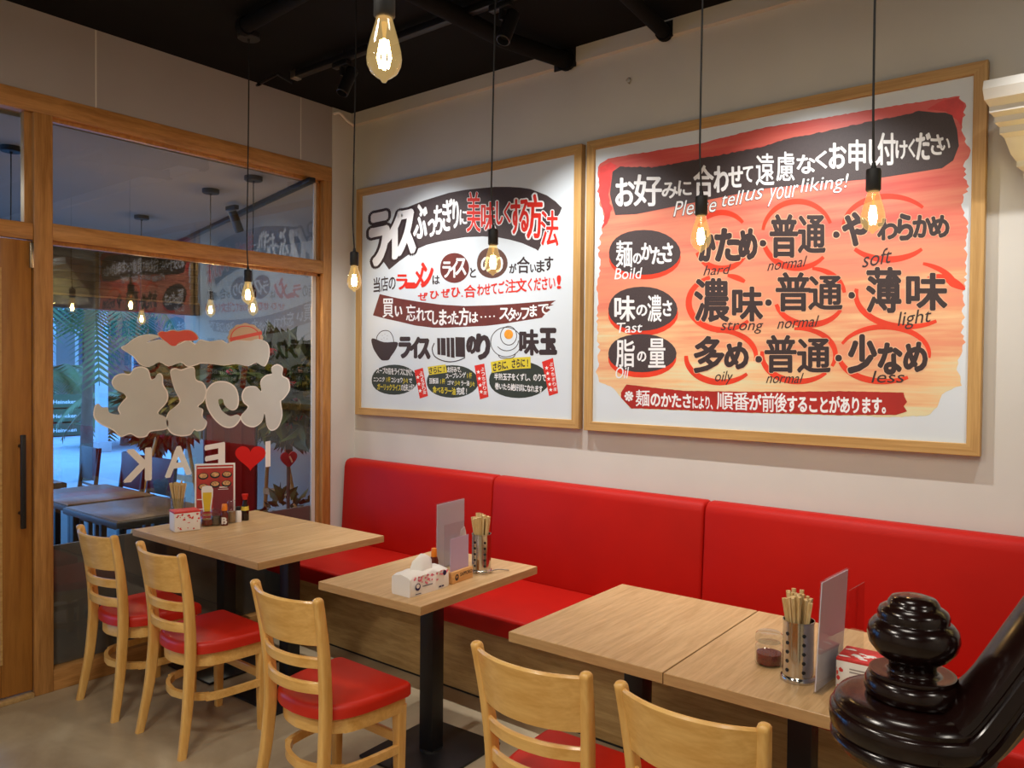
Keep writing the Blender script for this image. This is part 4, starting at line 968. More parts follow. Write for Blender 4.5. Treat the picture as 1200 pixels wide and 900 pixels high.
for x0, x1 in ((0.72, 0.78), (0.79, 0.85)): mb.flat([Vector((L_*x0, -0.0032, 0.008)), Vector((L_*x1, -0.0032, 0.008)), Vector((L_*x1, -0.0032, 0.014)), Vector((L_*x0, -0.0032, 0.014))])
for x0, x1, z in ((0.12, 0.26, 0.006), (0.30, 0.55, 0.030)): mb.flat([Vector((L_*x0, -0.0032, z)), Vector((L_*x1, -0.0032, z)), Vector((L_*x1, -0.0032, z+0.003)), Vector((L_*x0, -0.0032, z+0.003))])
mb.build('navy_print', M['navy'], tp)
mb = MB(); mb.flat([Vector((L_*0.18+0.009*math.cos(a), -0.0034, 0.037+0.008*math.sin(a))) for a in [2*PI*k/16 for k in range(16)]]); mb.build('logo_white', M['paper'], tp)

B0, B1 = TP(530.5, 685), TP(554, 676.5)
bl = thing('card_holder', 'small wooden block stamped in black, holding a lilac card', 'card holder', (B0.x, B0.y, TZ), rot_to(B0, B1))
LB = (B1-B0).length; HB = 0.047
MB().box(0, LB, 0, 0.014, 0, HB, 0.0015).box(0, LB, 0.018, 0.034, 0, HB, 0.0015).box(0, LB, 0.012, 0.02, 0, 0.02).build('block', M['block'], bl)
def local_text(text, x0, x1, z0, z1, y, m, parent, bold=0.03, name='stamped_lettering'):
    G = glyph(text, 0.0); a0, a1 = min(v[0] for v in G[0]), max(v[0] for v in G[0]); b0, b1 = min(v[1] for v in G[0]), max(v[1] for v in G[0])
    mb = MB()
    for q in range(7):
        dx, dy = (0, 0) if q == 0 else (bold*math.cos(q), bold*math.sin(q))
        t = bmesh.new(); vv = [t.verts.new((x0+(x1-x0)*(x+dx-a0)/(a1-a0), y-0.00001*q, z0+(z1-z0)*(v+dy-b0)/(b1-b0))) for x, v in G[0]]
        for f in G[1]: t.faces.new([vv[i] for i in f])
        mb.add(t)
    return mb.build(name, m, parent, smooth=False)
local_text('SAPPORO', LB*0.36, LB*0.96, HB*0.48, HB*0.78, -0.0004, INK, bl)
local_text('BEER HOUSE'[:4], LB*0.5, LB*0.8, HB*0.22, HB*0.34, -0.0004, INK, bl, name='small_stamped_lettering') if False else None
mb = MB(); mb.flat([Vector((LB*0.2+0.012*math.cos(a), -0.0004, HB*0.48+0.013*math.sin(a))) for a in [2*PI*k/20 for k in range(20)]]); mb.build('round_stamp', INK, bl)
mb = MB(); mb.flat([Vector((LB*0.2+(0.007 if k % 2 == 0 else 0.003)*math.sin(k*PI/5), -0.0006, HB*0.52+(0.007 if k % 2 == 0 else 0.003)*math.cos(k*PI/5))) for k in range(10)]); mb.build('stamp_star', M['block'], bl)
def card(name, label, cat, x0, x1, y, z0, z1, m, parent_loc, ang, top=None, th=0.0016):
    poly = top or [(x0, z0), (x1, z0), (x1, z1), (x0, z1)]
    mb = MB().prism(poly, -th/2, th/2, mtx=Matrix.Translation((0, y, 0)) @ Matrix.Rotation(PI/2, 4, 'X'))
    o = mb.build(name, m, None, smooth=False); o.location = parent_loc; o.rotation_euler = (0, 0, ang); return tag(o, label, cat)
loc, ang = (B0.x, B0.y, TZ), rot_to(B0, B1)
card('promo_card', 'lilac card standing in the wooden block', 'card', 0.004, LB*0.92, 0.016, 0.021, 0.178, M['lilac'], loc, ang)
card('acrylic_sheet', 'clear acrylic sheet standing just behind the lilac card', 'sheet', -0.006, LB*0.98, 0.040, 0.0, 0.232, M['acrylic'], loc, ang)
wav = [(LB*0.80, 0.0), (LB*1.10, 0.0)]+[(LB*1.13+0.006*math.sin(k*1.1), 0.02+0.165*k/10) for k in range(11)]+[(LB*1.02, 0.205), (LB*0.86, 0.195), (LB*0.80, 0.17)]
card('wavy_card', 'white wavy edged card peeking out beside the lilac card', 'card', 0, 0, 0.047, 0, 0, M['paper'], loc, ang, wav)
def acrylic_stand(label, p, length, height, ang, m_sheet, lean=3):
    t = thing('menu_holder', label, 'menu holder', (p.x, p.y, TZ), ang)
    ln = Matrix.Rotation(math.radians(-lean), 4, 'X')
    MB().box(0, length, -0.0035, -0.002, 0.0, height, mtx=ln).box(0, length, 0.002, 0.0035, 0.0, height, mtx=ln).box(0, length, -0.020, 0.003, 0.0, 0.003).build('acrylic_holder', M['acrylic'], t, smooth=False)
    MB().box(0.004, length-0.004, -0.0012, 0.0012, 0.004, height-0.004, mtx=ln).build('menu_sheet', m_sheet, t, smooth=False)
    return t
p = TP(511, 668); acrylic_stand('tall clear menu holder with a pale sheet on the single table', p, 0.205, 0.282, rot_to(p, TP(549, 655)), M['pale_sheet'], 0.0)
p = TP(564, 670)
chopstick_can('steel can of chopsticks beside the lilac card on the single table', p, 0.0405, 0.163, True, 16, 0.245, 'chopsticks in the can on the single table', 'pair of wooden chopsticks in the steel can on the single table')
q = TP(573, 671.5)
sp = thing('steel_spoon', 'small steel spoon lying at the foot of the chopstick can on the single table', 'spoon', (q.x, q.y, TZ), math.radians(60))
MB().lathe([(0, 0.0015), (0.010, 0.002), (0.016, 0.006), (0.018, 0.010), (0.0165, 0.010), (0.010, 0.005), (0, 0.004)], 20, squash=0.75).build('bowl', M['steel'], sp)
MB().tube([(0.016, 0, 0.009), (0.04, 0, 0.012), (0.09, 0, 0.004)], [0.003, 0.0025, 0.003], 8).build('handle', M['steel'], sp)
bottle('sauce_bottle', 'bottle with an orange cap hidden behind the tissue pack', TP(508.5, 671), [(0, 0), (0.018, 0), (0.019, 0.004), (0.019, 0.05), (0.013, 0.068), (0, 0.068)], M['hot_sauce'], [(0, 0.066), (0.012, 0.066), (0.013, 0.07), (0.0115, 0.100), (0.010, 0.103), (0, 0.103)], M['orange_plastic'])

# newel table
glass_jar('chili_jar', 'glass jar of red chili oil left of the steel can near the newel post', TP(901, 778), 0.040, 0.096, M['chili'], 0.36)
p = TP(935, 796)
chopstick_can('steel can of chopsticks nearest the camera, beside the red chili jar', p, 0.042, 0.168, True, 16, 0.245, 'chopsticks in the can near the newel post', 'pair of wooden chopsticks in the steel can near the newel post')
p = TP(954.5, 813); p2 = TP(990, 790); aa = PI/2-0.06
acrylic_stand('tall pale menu holder standing between the chopstick can and the red napkin box', p, 0.20, 0.303, aa, M['pale_sheet'], -2.5)
p = TP(988, 787)
card('acrylic_card', 'small clear acrylic card with a notched corner behind the tall menu holder', 'card', 0, 0, 0.0, 0, 0, M['acrylic'], (p.x, p.y+0.02, TZ), aa, [(0, 0), (0.15, 0), (0.15, 0.225), (0.02, 0.225), (0.02, 0.17), (0.0, 0.155)], 0.003)
F = TP(979, 807); 
nb = thing('napkin_box', 'red and white printed napkin box half hidden by the newel post', 'napkins', (F.x, F.y, TZ), math.radians(2))
MB().box(0, 0.20, 0.0, 0.115, 0, 0.086, 0.003).build('box', M['paper'], nb)
MB().box(-0.0006, 0.2006, -0.0006, 0.1156, 0.078, 0.0872, 0.003).build('red_top', M['red_print'], nb)
mb = MB(); rnd = random.Random(3)
for i in range(22):
    cx, cy, r = rnd.uniform(0.01, 0.19), rnd.uniform(0.015, 0.105), rnd.uniform(0.006, 0.02)
    mb.flat([Vector((cx+r*math.cos(2*PI*k/9)*rnd.uniform(.5, 1.3), cy+0.5*r*math.sin(2*PI*k/9)*rnd.uniform(.5, 1.2), 0.0874+0.00001*i)) for k in range(9)])
mb.build('white_top_print', M['paper'], nb)
mb = MB()
for i in range(16):
    cx, cz, r = rnd.choice([rnd.uniform(0.0, 0.02), rnd.uniform(0.10, 0.18)]), rnd.uniform(0.01, 0.06), rnd.uniform(0.003, 0.008)
    mb.flat([Vector((max(0.002, cx+r*math.cos(2*PI*k/7)*rnd.uniform(.5, 1.2)), -0.0007-0.00001*i, cz+r*math.sin(2*PI*k/7)*rnd.uniform(.5, 1.2))) for k in range(7)])
mb.build('red_leaf_print', M['red_print'], nb)
mb = MB()
for k, (x0, x1) in enumerate([(0.035, 0.075), (0.035, 0.085), (0.035, 0.07), (0.03, 0.08), (0.03, 0.085)]):
    z = 0.060-0.008*k-(0.006 if k > 1 else 0); mb.flat([Vector((x0, -0.0007, z)), Vector((x1, -0.0007, z)), Vector((x1, -0.0007, z+0.0035)), Vector((x0, -0.0007, z+0.0035))])
mb.build('grey_small_print', mat('grey_print', S(150, 140, 136), 0.6), nb)

# ------------------------------------------------------------------ lettering stickers on the window
XD = GX+0.0046
M['sticker'] = mat('translucent_white_sticker', S(206, 212, 206), 0.55, vary=0.03, scale=8)
M['sticker_edge'] = mat('white_sticker_edge', S(244, 244, 236), 0.55)
M['sticker_red'] = mat('red_sticker', S(214, 26, 22), 0.5)
M['sticker_pink'] = mat('pale_red_sticker', S(222, 92, 78), 0.5)
M['sticker_cream'] = mat('cream_sticker', S(206, 178, 146), 0.5)
Z3 = lambda pts, oy=260: [(50+x/3.529, oy+y/3.529) for x, y in pts]
def sticker(name, label, cat, parts, group=None):
    t = thing(name, label, cat, PX(parts[0][1][0][0], parts[0][1][0][1], 0, XD), group=group)
    for i, (nm, pts, m, sm, lay) in enumerate(parts):
        A = Art(0, XD-0.0004*lay); A.poly(pts, sm); A.build(nm, m, t)
    return t
def shrink(pts, d):
    cx = sum(p[0] for p in pts)/len(pts); cy = sum(p[1] for p in pts)/len(pts)
    return [(x-(x-cx)/max(1, math.hypot(x-cx, y-cy))*d, y-(y-cy)/max(1, math.hypot(x-cx, y-cy))*d) for x, y in pts]
BIG = [
 [(285, 662), (300, 636), (330, 626), (360, 628), (378, 605), (410, 598), (438, 612), (450, 650), (468, 642), (474, 630), (488, 626), (498, 640), (500, 672), (518, 705), (515, 745), (478, 790), (505, 806), (524, 830), (512, 858), (448, 868), (430, 888), (395, 893), (362, 878), (322, 890), (290, 862), (240, 838), (211, 808), (213, 768), (226, 752), (240, 768), (264, 768), (272, 792), (318, 800), (310, 772), (330, 742), (345, 724), (330, 706), (298, 690)],
 [(527, 622), (545, 604), (572, 610), (605, 600), (628, 604), (634, 650), (664, 664), (678, 696), (668, 740), (644, 764), (664, 776), (662, 806), (680, 828), (668, 858), (640, 866), (626, 862), (610, 882), (570, 887), (530, 874), (508, 836), (518, 790), (548, 764), (566, 738), (545, 692)],
 [(672, 728), (680, 690), (712, 662), (760, 660), (798, 684), (812, 730), (806, 768), (784, 780), (756, 762), (742, 728), (722, 734), (736, 782), (776, 808), (808, 800), (820, 814), (792, 848), (752, 850), (712, 820), (682, 774)],
 [(822, 716), (840, 684), (880, 680), (904, 700), (900, 660), (922, 634), (950, 626), (946, 602), (970, 588), (994, 602), (992, 634), (1018, 652), (1022, 696), (996, 734), (986, 744), (992, 800), (974, 850), (944, 864), (926, 840), (918, 792), (906, 828), (872, 850), (834, 838), (818, 806), (848, 768), (830, 748)]]
for pts, lab in zip(BIG, ['leftmost big pale cloud-edged character sticker on the window', 'second big pale cloud-edged character sticker from the left on the window', 'big pale hook shaped character sticker on the window', 'rightmost big pale cloud-edged character sticker on the window']):
    q = Z3(pts); sticker('window_sticker', lab, 'sticker', [('edge', q, M['sticker_edge'], 4, 0), ('face', shrink(q, 1.6), M['sticker'], 4, -0.5)], 'big shop lettering on the window')
row = Z3([(324, 522), (345, 508), (372, 486), (405, 470), (440, 464), (470, 468), (478, 476), (450, 486), (424, 500), (470, 488), (500, 490), (530, 512), (560, 506), (600, 488), (632, 504), (650, 486), (690, 494), (740, 488), (765, 502), (800, 490), (860, 492), (890, 484), (930, 500), (940, 540), (930, 582), (915, 598), (884, 582), (850, 597), (800, 588), (750, 594), (700, 588), (655, 586), (638, 592), (600, 600), (570, 582), (520, 598), (482, 580), (440, 600), (400, 588), (372, 556)])
sticker('window_sticker', 'long pale row of smaller characters on the window above the big lettering', 'sticker', [('edge', row, M['sticker_edge'], 3, 0), ('face', shrink(row, 1.2), M['sticker'], 3, -0.5)])
badge = Z3([(474, 466), (488, 452), (510, 454), (535, 446), (560, 450), (590, 446), (618, 450), (640, 468), (644, 486), (620, 492), (590, 494), (560, 506), (540, 530), (516, 516), (500, 492)])
sticker('window_sticker', 'small red badge sticker on the window above the pale row', 'sticker', [('edge', badge, M['sticker_cream'], 3, 0.5), ('face', shrink(badge, 1.2), M['sticker_pink'], 3, -0.1)])
circ = Z3([(838+72*math.cos(a)*(1+0.03*math.cos(12*a)), 480+60*math.sin(a)*(1+0.03*math.cos(12*a))) for a in [2*PI*k/72 for k in range(72)]])
c2_ = Z3([(838+62*math.cos(a), 480+51*math.sin(a)) for a in [2*PI*k/40 for k in range(40)]])
c3_ = Z3([(838+57*math.cos(a), 480+47*math.sin(a)) for a in [2*PI*k/40 for k in range(40)]])
bandp = Z3([(772, 480), (905, 452), (908, 466), (776, 494)])
sticker('window_sticker', 'round cream stamp sticker with a red ring on the window', 'sticker', [('edge', circ, M['sticker_cream'], 0, 0.8), ('red_ring', c2_, M['sticker_pink'], 0, 0.5), ('face', c3_, M['sticker_cream'], 0, 0.2), ('red_band', bandp, M['sticker_pink'], 0, -0.1)])
for ch, x0, x1, y0, y1, sl, lab in [('K', 145.5, 176.5, 527, 563, -3, 'white mirrored letter K sticker low on the window'), ('A', 194.5, 223.5, 524, 557, -4, 'white mirrored letter A sticker low on the window'),
                                    ('E', 240.5, 262.5, 521, 551, -4, 'white mirrored letter E sticker just left of the red heart'), ('I', 311, 317, 517, 547, -1, 'white letter I sticker just right of the red heart')]:
    t = thing('window_letter', lab, 'letter', PX(x0, y1, 0, XD), group='white letters low on the window')
    A = Art(0, XD); A.fit(ch, x0, x1, y0, y1, 0.035 if ch != 'I' else 0.0, mirror=True, slope=-sl if False else sl); A.build('letter_face', M['sticker_edge'], t)
hx, hy = 293.5, 535
heart = [(hx+1.12*16*math.sin(a)**3, hy-1.02*(13*math.cos(a)-5*math.cos(2*a)-2*math.cos(3*a)-math.cos(4*a))) for a in [2*PI*k/40 for k in range(40)]]
sticker('window_heart', 'red heart sticker between the white letters on the window', 'sticker', [('heart_face', heart, M['sticker_red'], 0, 0)])

# ------------------------------------------------------------------ outside: covered terrace and street
M['asphalt'] = mat('asphalt', S(176, 182, 190), 0.8, vary=0.08, scale=2)
M['kerb'] = mat('kerb_stone', S(170, 170, 170), 0.8, vary=0.1)
M['terrace'] = mat('dark_terrace_tiles', S(70, 68, 70), 0.5, vary=0.15, scale=3)
M['soffit'] = mat('grey_soffit', S(168, 164, 158), 0.8, vary=0.08, scale=0.7)
M['slats'] = wood('brown_slats', S(96, 76, 44), S(134, 108, 66), (6, 1, 6), 3, 0.5)
M['beige_wall'] = wall_mat('beige_outdoor_wall', S(186, 172, 150))
M['leaf'] = mat('dark_leaf', S(66, 84, 40), 0.5, vary=0.5, scale=4)
M['leaf2'] = mat('olive_leaf', S(124, 116, 54), 0.5, vary=0.5, scale=4)
M['palm'] = mat('palm_leaf', S(58, 96, 48), 0.5, vary=0.4, scale=2)
M['trunk'] = mat('palm_trunk', S(92, 84, 72), 0.8, vary=0.3, scale=10)
M['rose'] = mat('red_flower', S(170, 34, 38), 0.6, vary=0.2)
M['blush'] = mat('peach_flower', S(226, 176, 150), 0.6, vary=0.15)
M['drape'] = mat('dark_red_cloth', S(140, 16, 22), 0.7, vary=0.1)
M['facade'] = mat('pale_facade', S(190, 198, 206), 0.8, vary=0.05)
M['facade_dark'] = mat('grey_facade', S(96, 92, 90), 0.8, vary=0.1)
M['glass_dark'] = mat('dark_window', S(40, 52, 78), 0.2)
M['crate'] = mat('green_crate', S(34, 84, 56), 0.5)
M['terrace_top'] = wood('walnut_top', S(96, 74, 54), S(124, 98, 74), (0.9, 9, 9), 4, 0.3)

struct('floor_terrace', MB().box(-5.2, -0.10, -7.0, 6.0, -0.12, -0.002), M['terrace'], label='dark tiled terrace floor outside the window')
struct('ground_street', MB().box(-90, -5.2, -40, 60, -0.3, -0.12), M['asphalt'], label='street surface beyond the terrace')
struct('trim_3', MB().box(-17.0, -16.6, -30, 40, -0.12, 0.03), M['kerb'], label='kerb on the far side of the street')
struct('ceiling_terrace', MB().box(-4.3, -0.10, -7.0, 2.6, 2.80, 2.90), M['soffit'], label='grey ceiling over the terrace')
struct('wall_terrace', MB().box(-4.3, -0.30, 1.15, 1.3, 0.0, 2.80), M['beige_wall'], label='beige side wall of the terrace')
struct('wall_outside', MB().box(-0.3, -0.10, 0.0, 1.3, 0.0, 3.4), M['beige_wall'], label='beige wall outside the corner pier')
sl = thing('roller_blind', 'brown slatted fascia under the terrace ceiling', 'blind', (-4.02, 0, 0))
mb = MB()
for k in range(7): mb.box(-0.02, 0.02, -6.8, 1.14, 2.298+0.072*k, 2.3695+0.072*k, 0.006)
mb.build('slats', M['slats'], sl)
MB().box(-0.06, 0.06, -6.8, 1.14, 2.16, 2.275, 0.004).build('bottom_beam', M['facade_dark'], sl)
MB().box(-0.012, 0.05, -6.8, 1.14, 2.278, 2.296, 0.003).build('painted_lit_edge', M['bench_wood'], sl)  # light on the lower edge, put in as a pale wood strip
# terrace lighting track and lamps
a, b2 = PX(366, 213, 2, 2.77), PX(196, 292, 2, 2.77)
tk = thing('track_rail', 'dark lighting track on the terrace ceiling beyond the window', 'track', a)
d = (b2-a); ang = math.atan2(d.y, d.x); L = d.length
tk.rotation_euler = (0, 0, ang)
MB().box(0, L, -0.022, 0.022, -0.002, 0.028, 0.003).build('rail', M['black'], tk)
MB().box(L-0.02, L+0.01, -0.024, 0.024, -0.004, 0.029, 0.003).build('end_cap', M['black'], tk)
p = PX(272, 246, 2, 2.74)
t = thing('track_spotlight', 'black track spotlight on the terrace ceiling seen through the transom', 'spotlight', p)
MB().box(-0.06, 0.06, -0.018, 0.018, 0.0, 0.03, 0.003).build('adapter', M['black'], t)
MB().lathe([(0, 0), (0.03, 0), (0.033, -0.01), (0.033, -0.15), (0.028, -0.155), (0, -0.15)], 18, mtx=Matrix.Translation((0, 0, -0.01)) @ Matrix.Rotation(math.radians(24), 4, 'X')).build('lamp_head', M['black'], t)
for i, (cx, cy, bx, by, lab) in enumerate([(297, 207, 300, 378, 'terrace pendant bulb outside the window, closest to the window frame on the right'), (247, 222, 247, 380, 'terrace pendant bulb outside the window, middle of the three'),
                                           (166, 253, 167, 390, 'terrace pendant bulb outside the window, farthest from the glass'), (13, 172, 13, 400, 'terrace pendant outside the transom over the door')]):
    c = PX(cx, cy, 2, 2.80); dd = (c-CAM); zb = CAM.z+(450-by-(450-437))/FPX*(dd.dot(_f))
    make_pendant(max(1.75, zb), 2.80, lab, (c.x, c.y), group='terrace pendant bulbs', en=12)
for p in [(-1.6, -2.6, 2.74), (-1.6, -0.6, 2.74)]:
    light('terrace_fill_light', 'AREA', p, 22, (1.0, 0.86, 0.68), shape='DISK', size=0.3)  # added fill without fixtures, brightens the terrace and slats

# terrace tables and chairs
def terrace_table(label, x0, x1, y0, y1):
    t = thing('terrace_table', label, 'table', ((x0+x1)/2, (y0+y1)/2, 0), group='dark terrace tables')
    w, d = (x1-x0)/2, (y1-y0)/2
    MB().box(-w, w, -d, d, 0.705, 0.74, 0.003).build('table_edge', M['black'], t)
    MB().box(-w+0.012, w-0.012, -d+0.012, d-0.012, 0.738, 0.746, 0.001).build('tabletop', M['terrace_top'], t)
    for sx in (-1, 1):
        for sy in (-1, 1): MB().box(sx*(w-0.05)-0.02, sx*(w-0.05)+0.02, sy*(d-0.05)-0.02, sy*(d-0.05)+0.02, 0, 0.705, 0.003).build('leg', M['black'], t)
    return t
def terrace_chair(label, x, y, rot):
    t = thing('terrace_chair', label, 'chair', (x, y, 0), math.radians(rot), group='dark terrace chairs')
    for sx in (-1, 1):
        MB().loft([rrect(sx*0.19, 0.0, 0, 0.028, 0.03), rrect(sx*0.19, 0.05, 0.45, 0.028, 0.036), rrect(sx*0.185, 0.0, 0.90, 0.026, 0.026)]).build('leg', M['black'], t)
        MB().box(sx*0.19-0.014, sx*0.19+0.014, 0.40, 0.43, 0, 0.43, 0.003).build('leg', M['black'], t)
    MB().box(-0.205, 0.205, 0.03, 0.44, 0.43, 0.465, 0.008).build('seat', M['black_matte'], t)
    MB().box(-0.18, 0.18, -0.004, 0.018, 0.62, 0.90, 0.004, mtx=Matrix.Translation((0, 0.012, 0))).build('backrest_edge', M['black'], t)
    MB().box(-0.155, 0.155, -0.010, 0.0, 0.65, 0.875, 0.003, mtx=Matrix.Translation((0, 0.012, 0))).build('backrest', M['terrace_top'], t)
    for k in range(3): MB().box(-0.18, 0.18, 0.02, 0.034, 0.50+0.035*k, 0.515+0.035*k).build('back_slat', M['black'], t)
    return t
terrace_table('dark terrace table right outside the window behind the chopstick cup', -0.94, -0.24, -1.47, -0.87)
terrace_table('dark terrace table second row outside the window', -1.72, -0.98, -1.43, -0.86)
terrace_table('dark terrace table farther out at the left edge of the window', -2.85, -2.0, -1.75, -1.02)
terrace_chair('dark terrace chair standing at the left in front of the bright street', PX(108, 560, 1, -0.44).x, -0.44, 175)
terrace_chair('dark terrace chair behind the mirrored letter K', PX(158, 560, 1, -0.44).x, -0.44, 178)
terrace_chair('dark terrace chair just left of the red picture menu', PX(192, 560, 1, -0.44).x, -0.44, 180)
terrace_chair('dark terrace chair nearest the door, its rails low at the left of the window', -0.42, -1.93, 10)

def leaf_cloud(mb, c, rx, ry, rz, n, s0, s1, rnd):
    t = bmesh.new()
    for _ in range(n):
        while True:
            v = Vector((rnd.uniform(-1, 1), rnd.uniform(-1, 1), rnd.uniform(-1, 1)))
            if 0.25 < v.length < 1: break
        p = Vector((c[0]+v.x*rx, c[1]+v.y*ry, c[2]+v.z*rz)); d = (v.normalized()+Vector((rnd.uniform(-.7, .7), rnd.uniform(-.7, .7), rnd.uniform(-.7, .5)))).normalized()
        L = rnd.uniform(s0, s1); w = d.cross(Vector((rnd.uniform(-1, 1), rnd.uniform(-1, 1), rnd.uniform(-1, 1)))).normalized()*L*0.24; up = d.cross(w).normalized()*L*0.12
        a, b, c1, c2, m = p, p+d*L-up, p+d*L*0.45+w+up*0.5, p+d*L*0.45-w+up*0.5, p+d*L*0.5-up*0.2
        q = [t.verts.new(x) for x in (a, c1, b, c2, m)]
        t.faces.new((q[0], q[1], q[4])); t.faces.new((q[1], q[2], q[4])); t.faces.new((q[2], q[3], q[4])); t.faces.new((q[3], q[0], q[4]))
    mb.add(t)
def bloom(t, p, r, m, name='flower'):
    mb = MB().lathe([(0, -0.5*r), (0.55*r, -0.45*r), (0.95*r, -0.1*r), (0.9*r, 0.3*r), (0.7*r, 0.45*r), (0.62*r, 0.2*r), (0.5*r, 0.55*r), (0.3*r, 0.4*r), (0.15*r, 0.6*r), (0, 0.5*r)], 12, at=p)
    mb.build(name, m, t)
def flower_stand(label, x, y, blobs, flowers, h, seed, n=520):
    rnd = random.Random(seed); t = thing('flower_stand', label, 'flower stand', (x, y, 0))
    for dx, dy in ((-0.24, 0.1), (0.24, 0.1), (0.0, -0.34)):
        MB().tube([(dx*1.25, dy*1.25, 0.0), (dx*0.2, dy*0.2, h)], 0.017, 8).build('leg', M['chair_wood'], t)
    MB().box(-0.2, 0.2, 0.06, 0.09, 0.55, 0.60).build('cross_bar', M['chair_wood'], t)
    m1, m2 = MB(), MB()
    for (bx, by, bz, rx, rz) in blobs:
        leaf_cloud(m1, (bx, by, bz), rx, rx*0.6, rz, n, 0.10, 0.24, rnd); leaf_cloud(m2, (bx, by, bz), rx*0.9, rx*0.6, rz*0.9, n//2, 0.08, 0.2, rnd)
    m1.build('foliage', M['leaf'], t, smooth=False); m2.build('olive_foliage', M['leaf2'], t, smooth=False)
    for (fx, fy, fz, r, k) in flowers: bloom(t, (fx, fy, fz), r, M['rose'] if k else M['blush'])
    return t
rnd = random.Random(21)
def ring_flowers(cx, cz, rx, rz, n, y=-0.12):
    out = []
    for i in range(n):
        a = rnd.uniform(0, 2*PI); q = rnd.uniform(0.5, 1.05)
        out.append((cx+rx*q*math.cos(a), y+rnd.uniform(-.12, .12), cz+rz*q*math.sin(a), rnd.uniform(0.035, 0.06), rnd.random() < 0.45))
    return out
p = PX(205, 470, 0, -2.75)
flower_stand('flower stand with a leafy wreath on wooden easel legs, behind the leftmost big sticker', p.x, p.y, [(-0.25, 0, p.z-0.02, 0.42, 0.30), (0.12, 0, p.z+0.06, 0.45, 0.36), (-0.30, 0.0, p.z-0.22, 0.3, 0.16)], ring_flowers(-0.1, p.z, 0.6, 0.34, 22), 1.35, 5)
p = PX(318, 455, 0, -1.35)
flower_stand('taller flower stand with red and peach blooms behind the right half of the lettering', p.x, p.y, [(0.0, 0, p.z+0.02, 0.42, 0.34), (0.28, 0, p.z-0.05, 0.35, 0.36), (-0.25, 0, p.z-0.1, 0.3, 0.22)], ring_flowers(0.05, p.z, 0.5, 0.36, 22), 1.3, 9)
# red cloth hanging from the stand, heart shaped red flower
a, b2 = PX(240, 520, 0, -0.78), PX(300, 520, 0, -0.78)
dr = thing('red_banner', 'dark red cloth hanging behind the red heart sticker', 'banner', (-0.78, a.y, 0))
W4 = b2.y-a.y; secs = []
for z in (1.28, 1.1, 0.8, 0.5, 0.25):
    row_ = [(0.025*math.sin(7*k/12*PI), W4*k/12, z) for k in range(13)]; secs.append(row_+[(x-0.006, y, z) for x, y, z in reversed(row_)])
MB().loft(secs).build('cloth', M['drape'], dr, angle=70)
MB().tube([(0, -0.03, 1.285), (0, W4+0.03, 1.285)], 0.012, 8).build('hanging_rod', M['black'], dr)
for sx in (0.0, W4): MB().tube([(0, sx, 0.0), (0, sx, 1.285)], 0.01, 8).build('pole', M['black'], dr)
p = PX(338, 538, 0, -0.42)
an = thing('anthurium', 'single red heart shaped flower in a dark pot right of the letter I', 'flower', (p.x, p.y, 0))
hp2 = [Vector((0.0, 0.0042*16*math.sin(a)**3, p.z+0.0042*(13*math.cos(a)-5*math.cos(2*a)-2*math.cos(3*a)-math.cos(4*a)))) for a in [2*PI*k/32 for k in range(32)]]
MB().loft([[v+Vector((dx, 0, 0)) for v in hp2] for dx in (0, 0.008)]).build('bloom', M['rose'], an)
MB().tube([(0.012, 0, p.z+0.02), (0.03, 0.01, p.z-0.02)], 0.006, 8).build('spadix', M['blush'], an)
MB().tube([(0, 0, p.z-0.05), (-0.03, 0.02, 0.6), (-0.02, 0.0, 0.3)], 0.012, 8).build('stem', M['trunk'], an)
MB().lathe([(0, 0), (0.10, 0), (0.13, 0.3), (0.12, 0.31), (0, 0.29)], 20).build('pot', M['black_matte'], an)
mb = MB(); leaf_cloud(mb, (0, 0, 0.62), 0.16, 0.16, 0.12, 90, 0.06, 0.14, random.Random(2)); mb.build('foliage', M['leaf'], an, smooth=False)

# street side: palm, shrubs, pole, crates, buildings
def palm(label, x, y, h, seed, n=12, L0=1.8, lean=0.15):
    rnd = random.Random(seed); t = thing('palm_tree', label, 'palm', (x, y, -0.12))
    MB().tube([(0, 0, 0), (lean*0.3, 0, h*0.5), (lean, 0, h)], [0.10, 0.075, 0.06], 10).build('trunk', M['trunk'], t)
    for k in range(n):
        a = 2*PI*k/n+rnd.uniform(-.2, .2); up = rnd.uniform(0.1, 0.9); L = L0*rnd.uniform(0.8, 1.1)
        pts = [Vector((lean+math.cos(a)*L*u*(1-0.15*u), math.sin(a)*L*u*(1-0.15*u), h+L*(up*u-0.95*u*u))) for u in [i/10 for i in range(11)]]
        mb = MB().tube(pts, [0.018*(1-0.8*i/10)+0.003 for i in range(11)], 5); tb = bmesh.new()
        for i in range(1, 10):
            for j in (0, 0.33, 0.66):
                c = pts[i].lerp(pts[i+1], j) if i < 10 else pts[i]; dr_ = (pts[i+1]-pts[i-1]).normalized(); side = dr_.cross(Vector((0, 0, 1))).normalized()
                for s in (-1, 1):
                    ll = L*0.30*(1-abs(i/10-0.4)); e = c+side*s*ll+dr_*ll*0.5-Vector((0, 0, ll*0.35)); w = dr_*0.035
                    q = [tb.verts.new(v) for v in (c-w, c+w, e)]; tb.faces.new(q)
        mb.add(tb); mb.build('frond', M['palm'], t, smooth=False)
    return t
p = PX(101, 520, 0, -8.2); palm('slim palm tree on the far side of the street seen through the window', p.x, p.y, 2.75, 3, 13, 2.0)
p = PX(60, 500, 0, -18.6); palm('lower bushy palm at the left edge of the window view', p.x, p.y, 1.5, 6, 14, 1.7)
p = PX(146, 500, 0, -13.0); palm('low bushy palm right of the pale pole across the street', p.x, p.y, 1.0, 8, 14, 1.5)
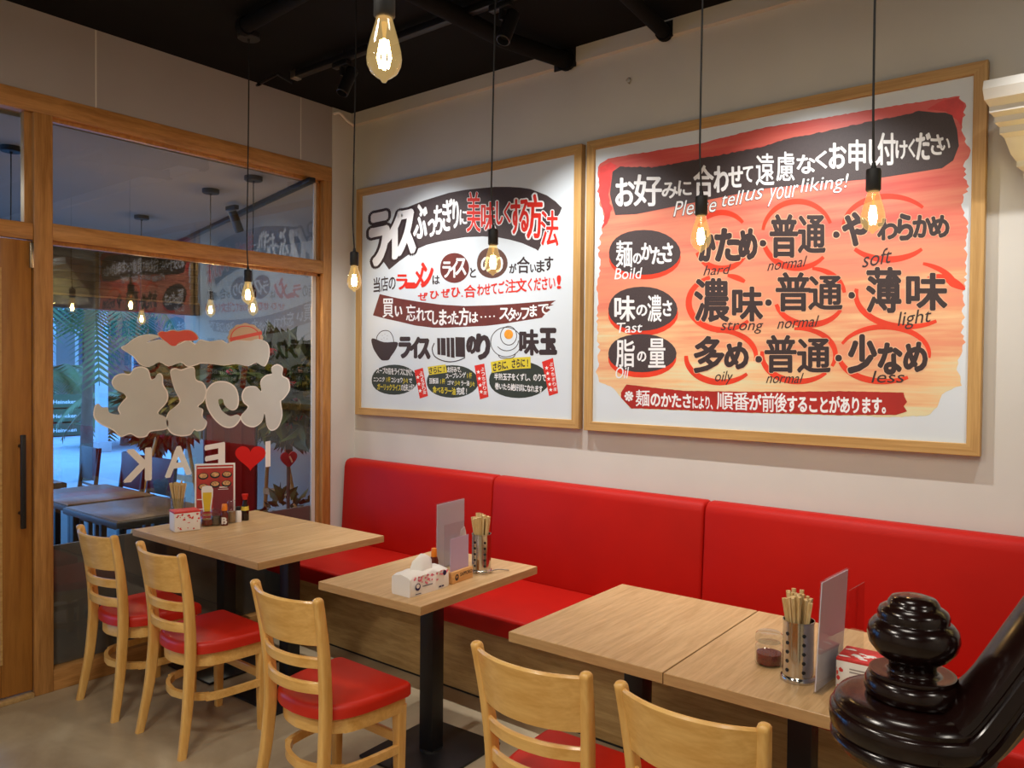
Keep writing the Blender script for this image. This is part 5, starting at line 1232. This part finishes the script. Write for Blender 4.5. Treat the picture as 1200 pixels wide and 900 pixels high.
p = PX(119, 500, 0, -12.0); po = thing('street_pole', 'pale square pole across the street', 'pole', (p.x, p.y, -0.12))
MB().box(-0.09, 0.09, -0.09, 0.09, 0.0, 4.2, 0.01).build('shaft', M['facade'], po); MB().box(-0.14, 0.14, -0.14, 0.14, 0.0, 0.2, 0.01).build('footing', M['kerb'], po)
for k in range(3):
    p = PX(72, 511, 2, -0.12)
    c = thing('drinks_crate', ['bottom green drinks crate of the stack across the street', 'middle green drinks crate of the stack across the street', 'top green drinks crate of the stack across the street'][k], 'crate', (p.x, p.y, -0.12+0.34*k), math.radians(90), group='green crates across the street')
    mb = MB().box(-0.42, 0.42, -0.2, 0.2, 0.0, 0.02)
    for q in ((-0.42, 0.42, -0.2, -0.17), (-0.42, 0.42, 0.17, 0.2), (-0.42, -0.39, -0.2, 0.2), (0.39, 0.42, -0.2, 0.2)): mb.box(q[0], q[1], q[2], q[3], 0.0, 0.32)
    mb.build('crate_body', M['crate'], c, smooth=False)
    local_text('Heineken', -0.26, 0.26, 0.11, 0.20, -0.203, M['white'], c, 0.02, 'crate_lettering')
def building(label, u0, u1, X, h, depth, m, cols, rows):
    a, b = PX(u0, 430, 0, X), PX(u1, 430, 0, X)
    t = thing('building', label, 'building', (X, a.y, -0.12)); W5 = b.y-a.y
    MB().box(-depth, 0, 0, W5, 0, h).build('wall', m, t, smooth=False)
    MB().box(-depth-0.1, 0.12, -0.1, W5+0.1, h, h+0.25).build('parapet', M['facade'], t, smooth=False)
    for i in range(cols):
        for j in range(rows):
            y0 = W5*(i+0.2)/cols; y1 = W5*(i+0.8)/cols; z0 = 1.2+j*2.8
            if z0+1.5 < h:
                f = MB().box(-0.02, 0.05, y0-0.08, y1+0.08, z0-0.08, z0+1.58).build('window_frame', M['kerb'], t, smooth=False)
                MB().box(0.0, 0.06, y0, y1, z0, z0+1.5).build('pane', M['glass_dark'], f, smooth=False)
    return t
building('pale building across the street at the left edge of the window', 40, 84, -26, 5.6, 6, M['facade'], 2, 2)
building('grey building across the street behind the palm', 90, 104, -21, 3.4, 1.5, M['facade_dark'], 2, 2)
building('dark shopfront across the street right of the palm', 150, 330, -28, 5.0, 6, M['facade_dark'], 7, 2)
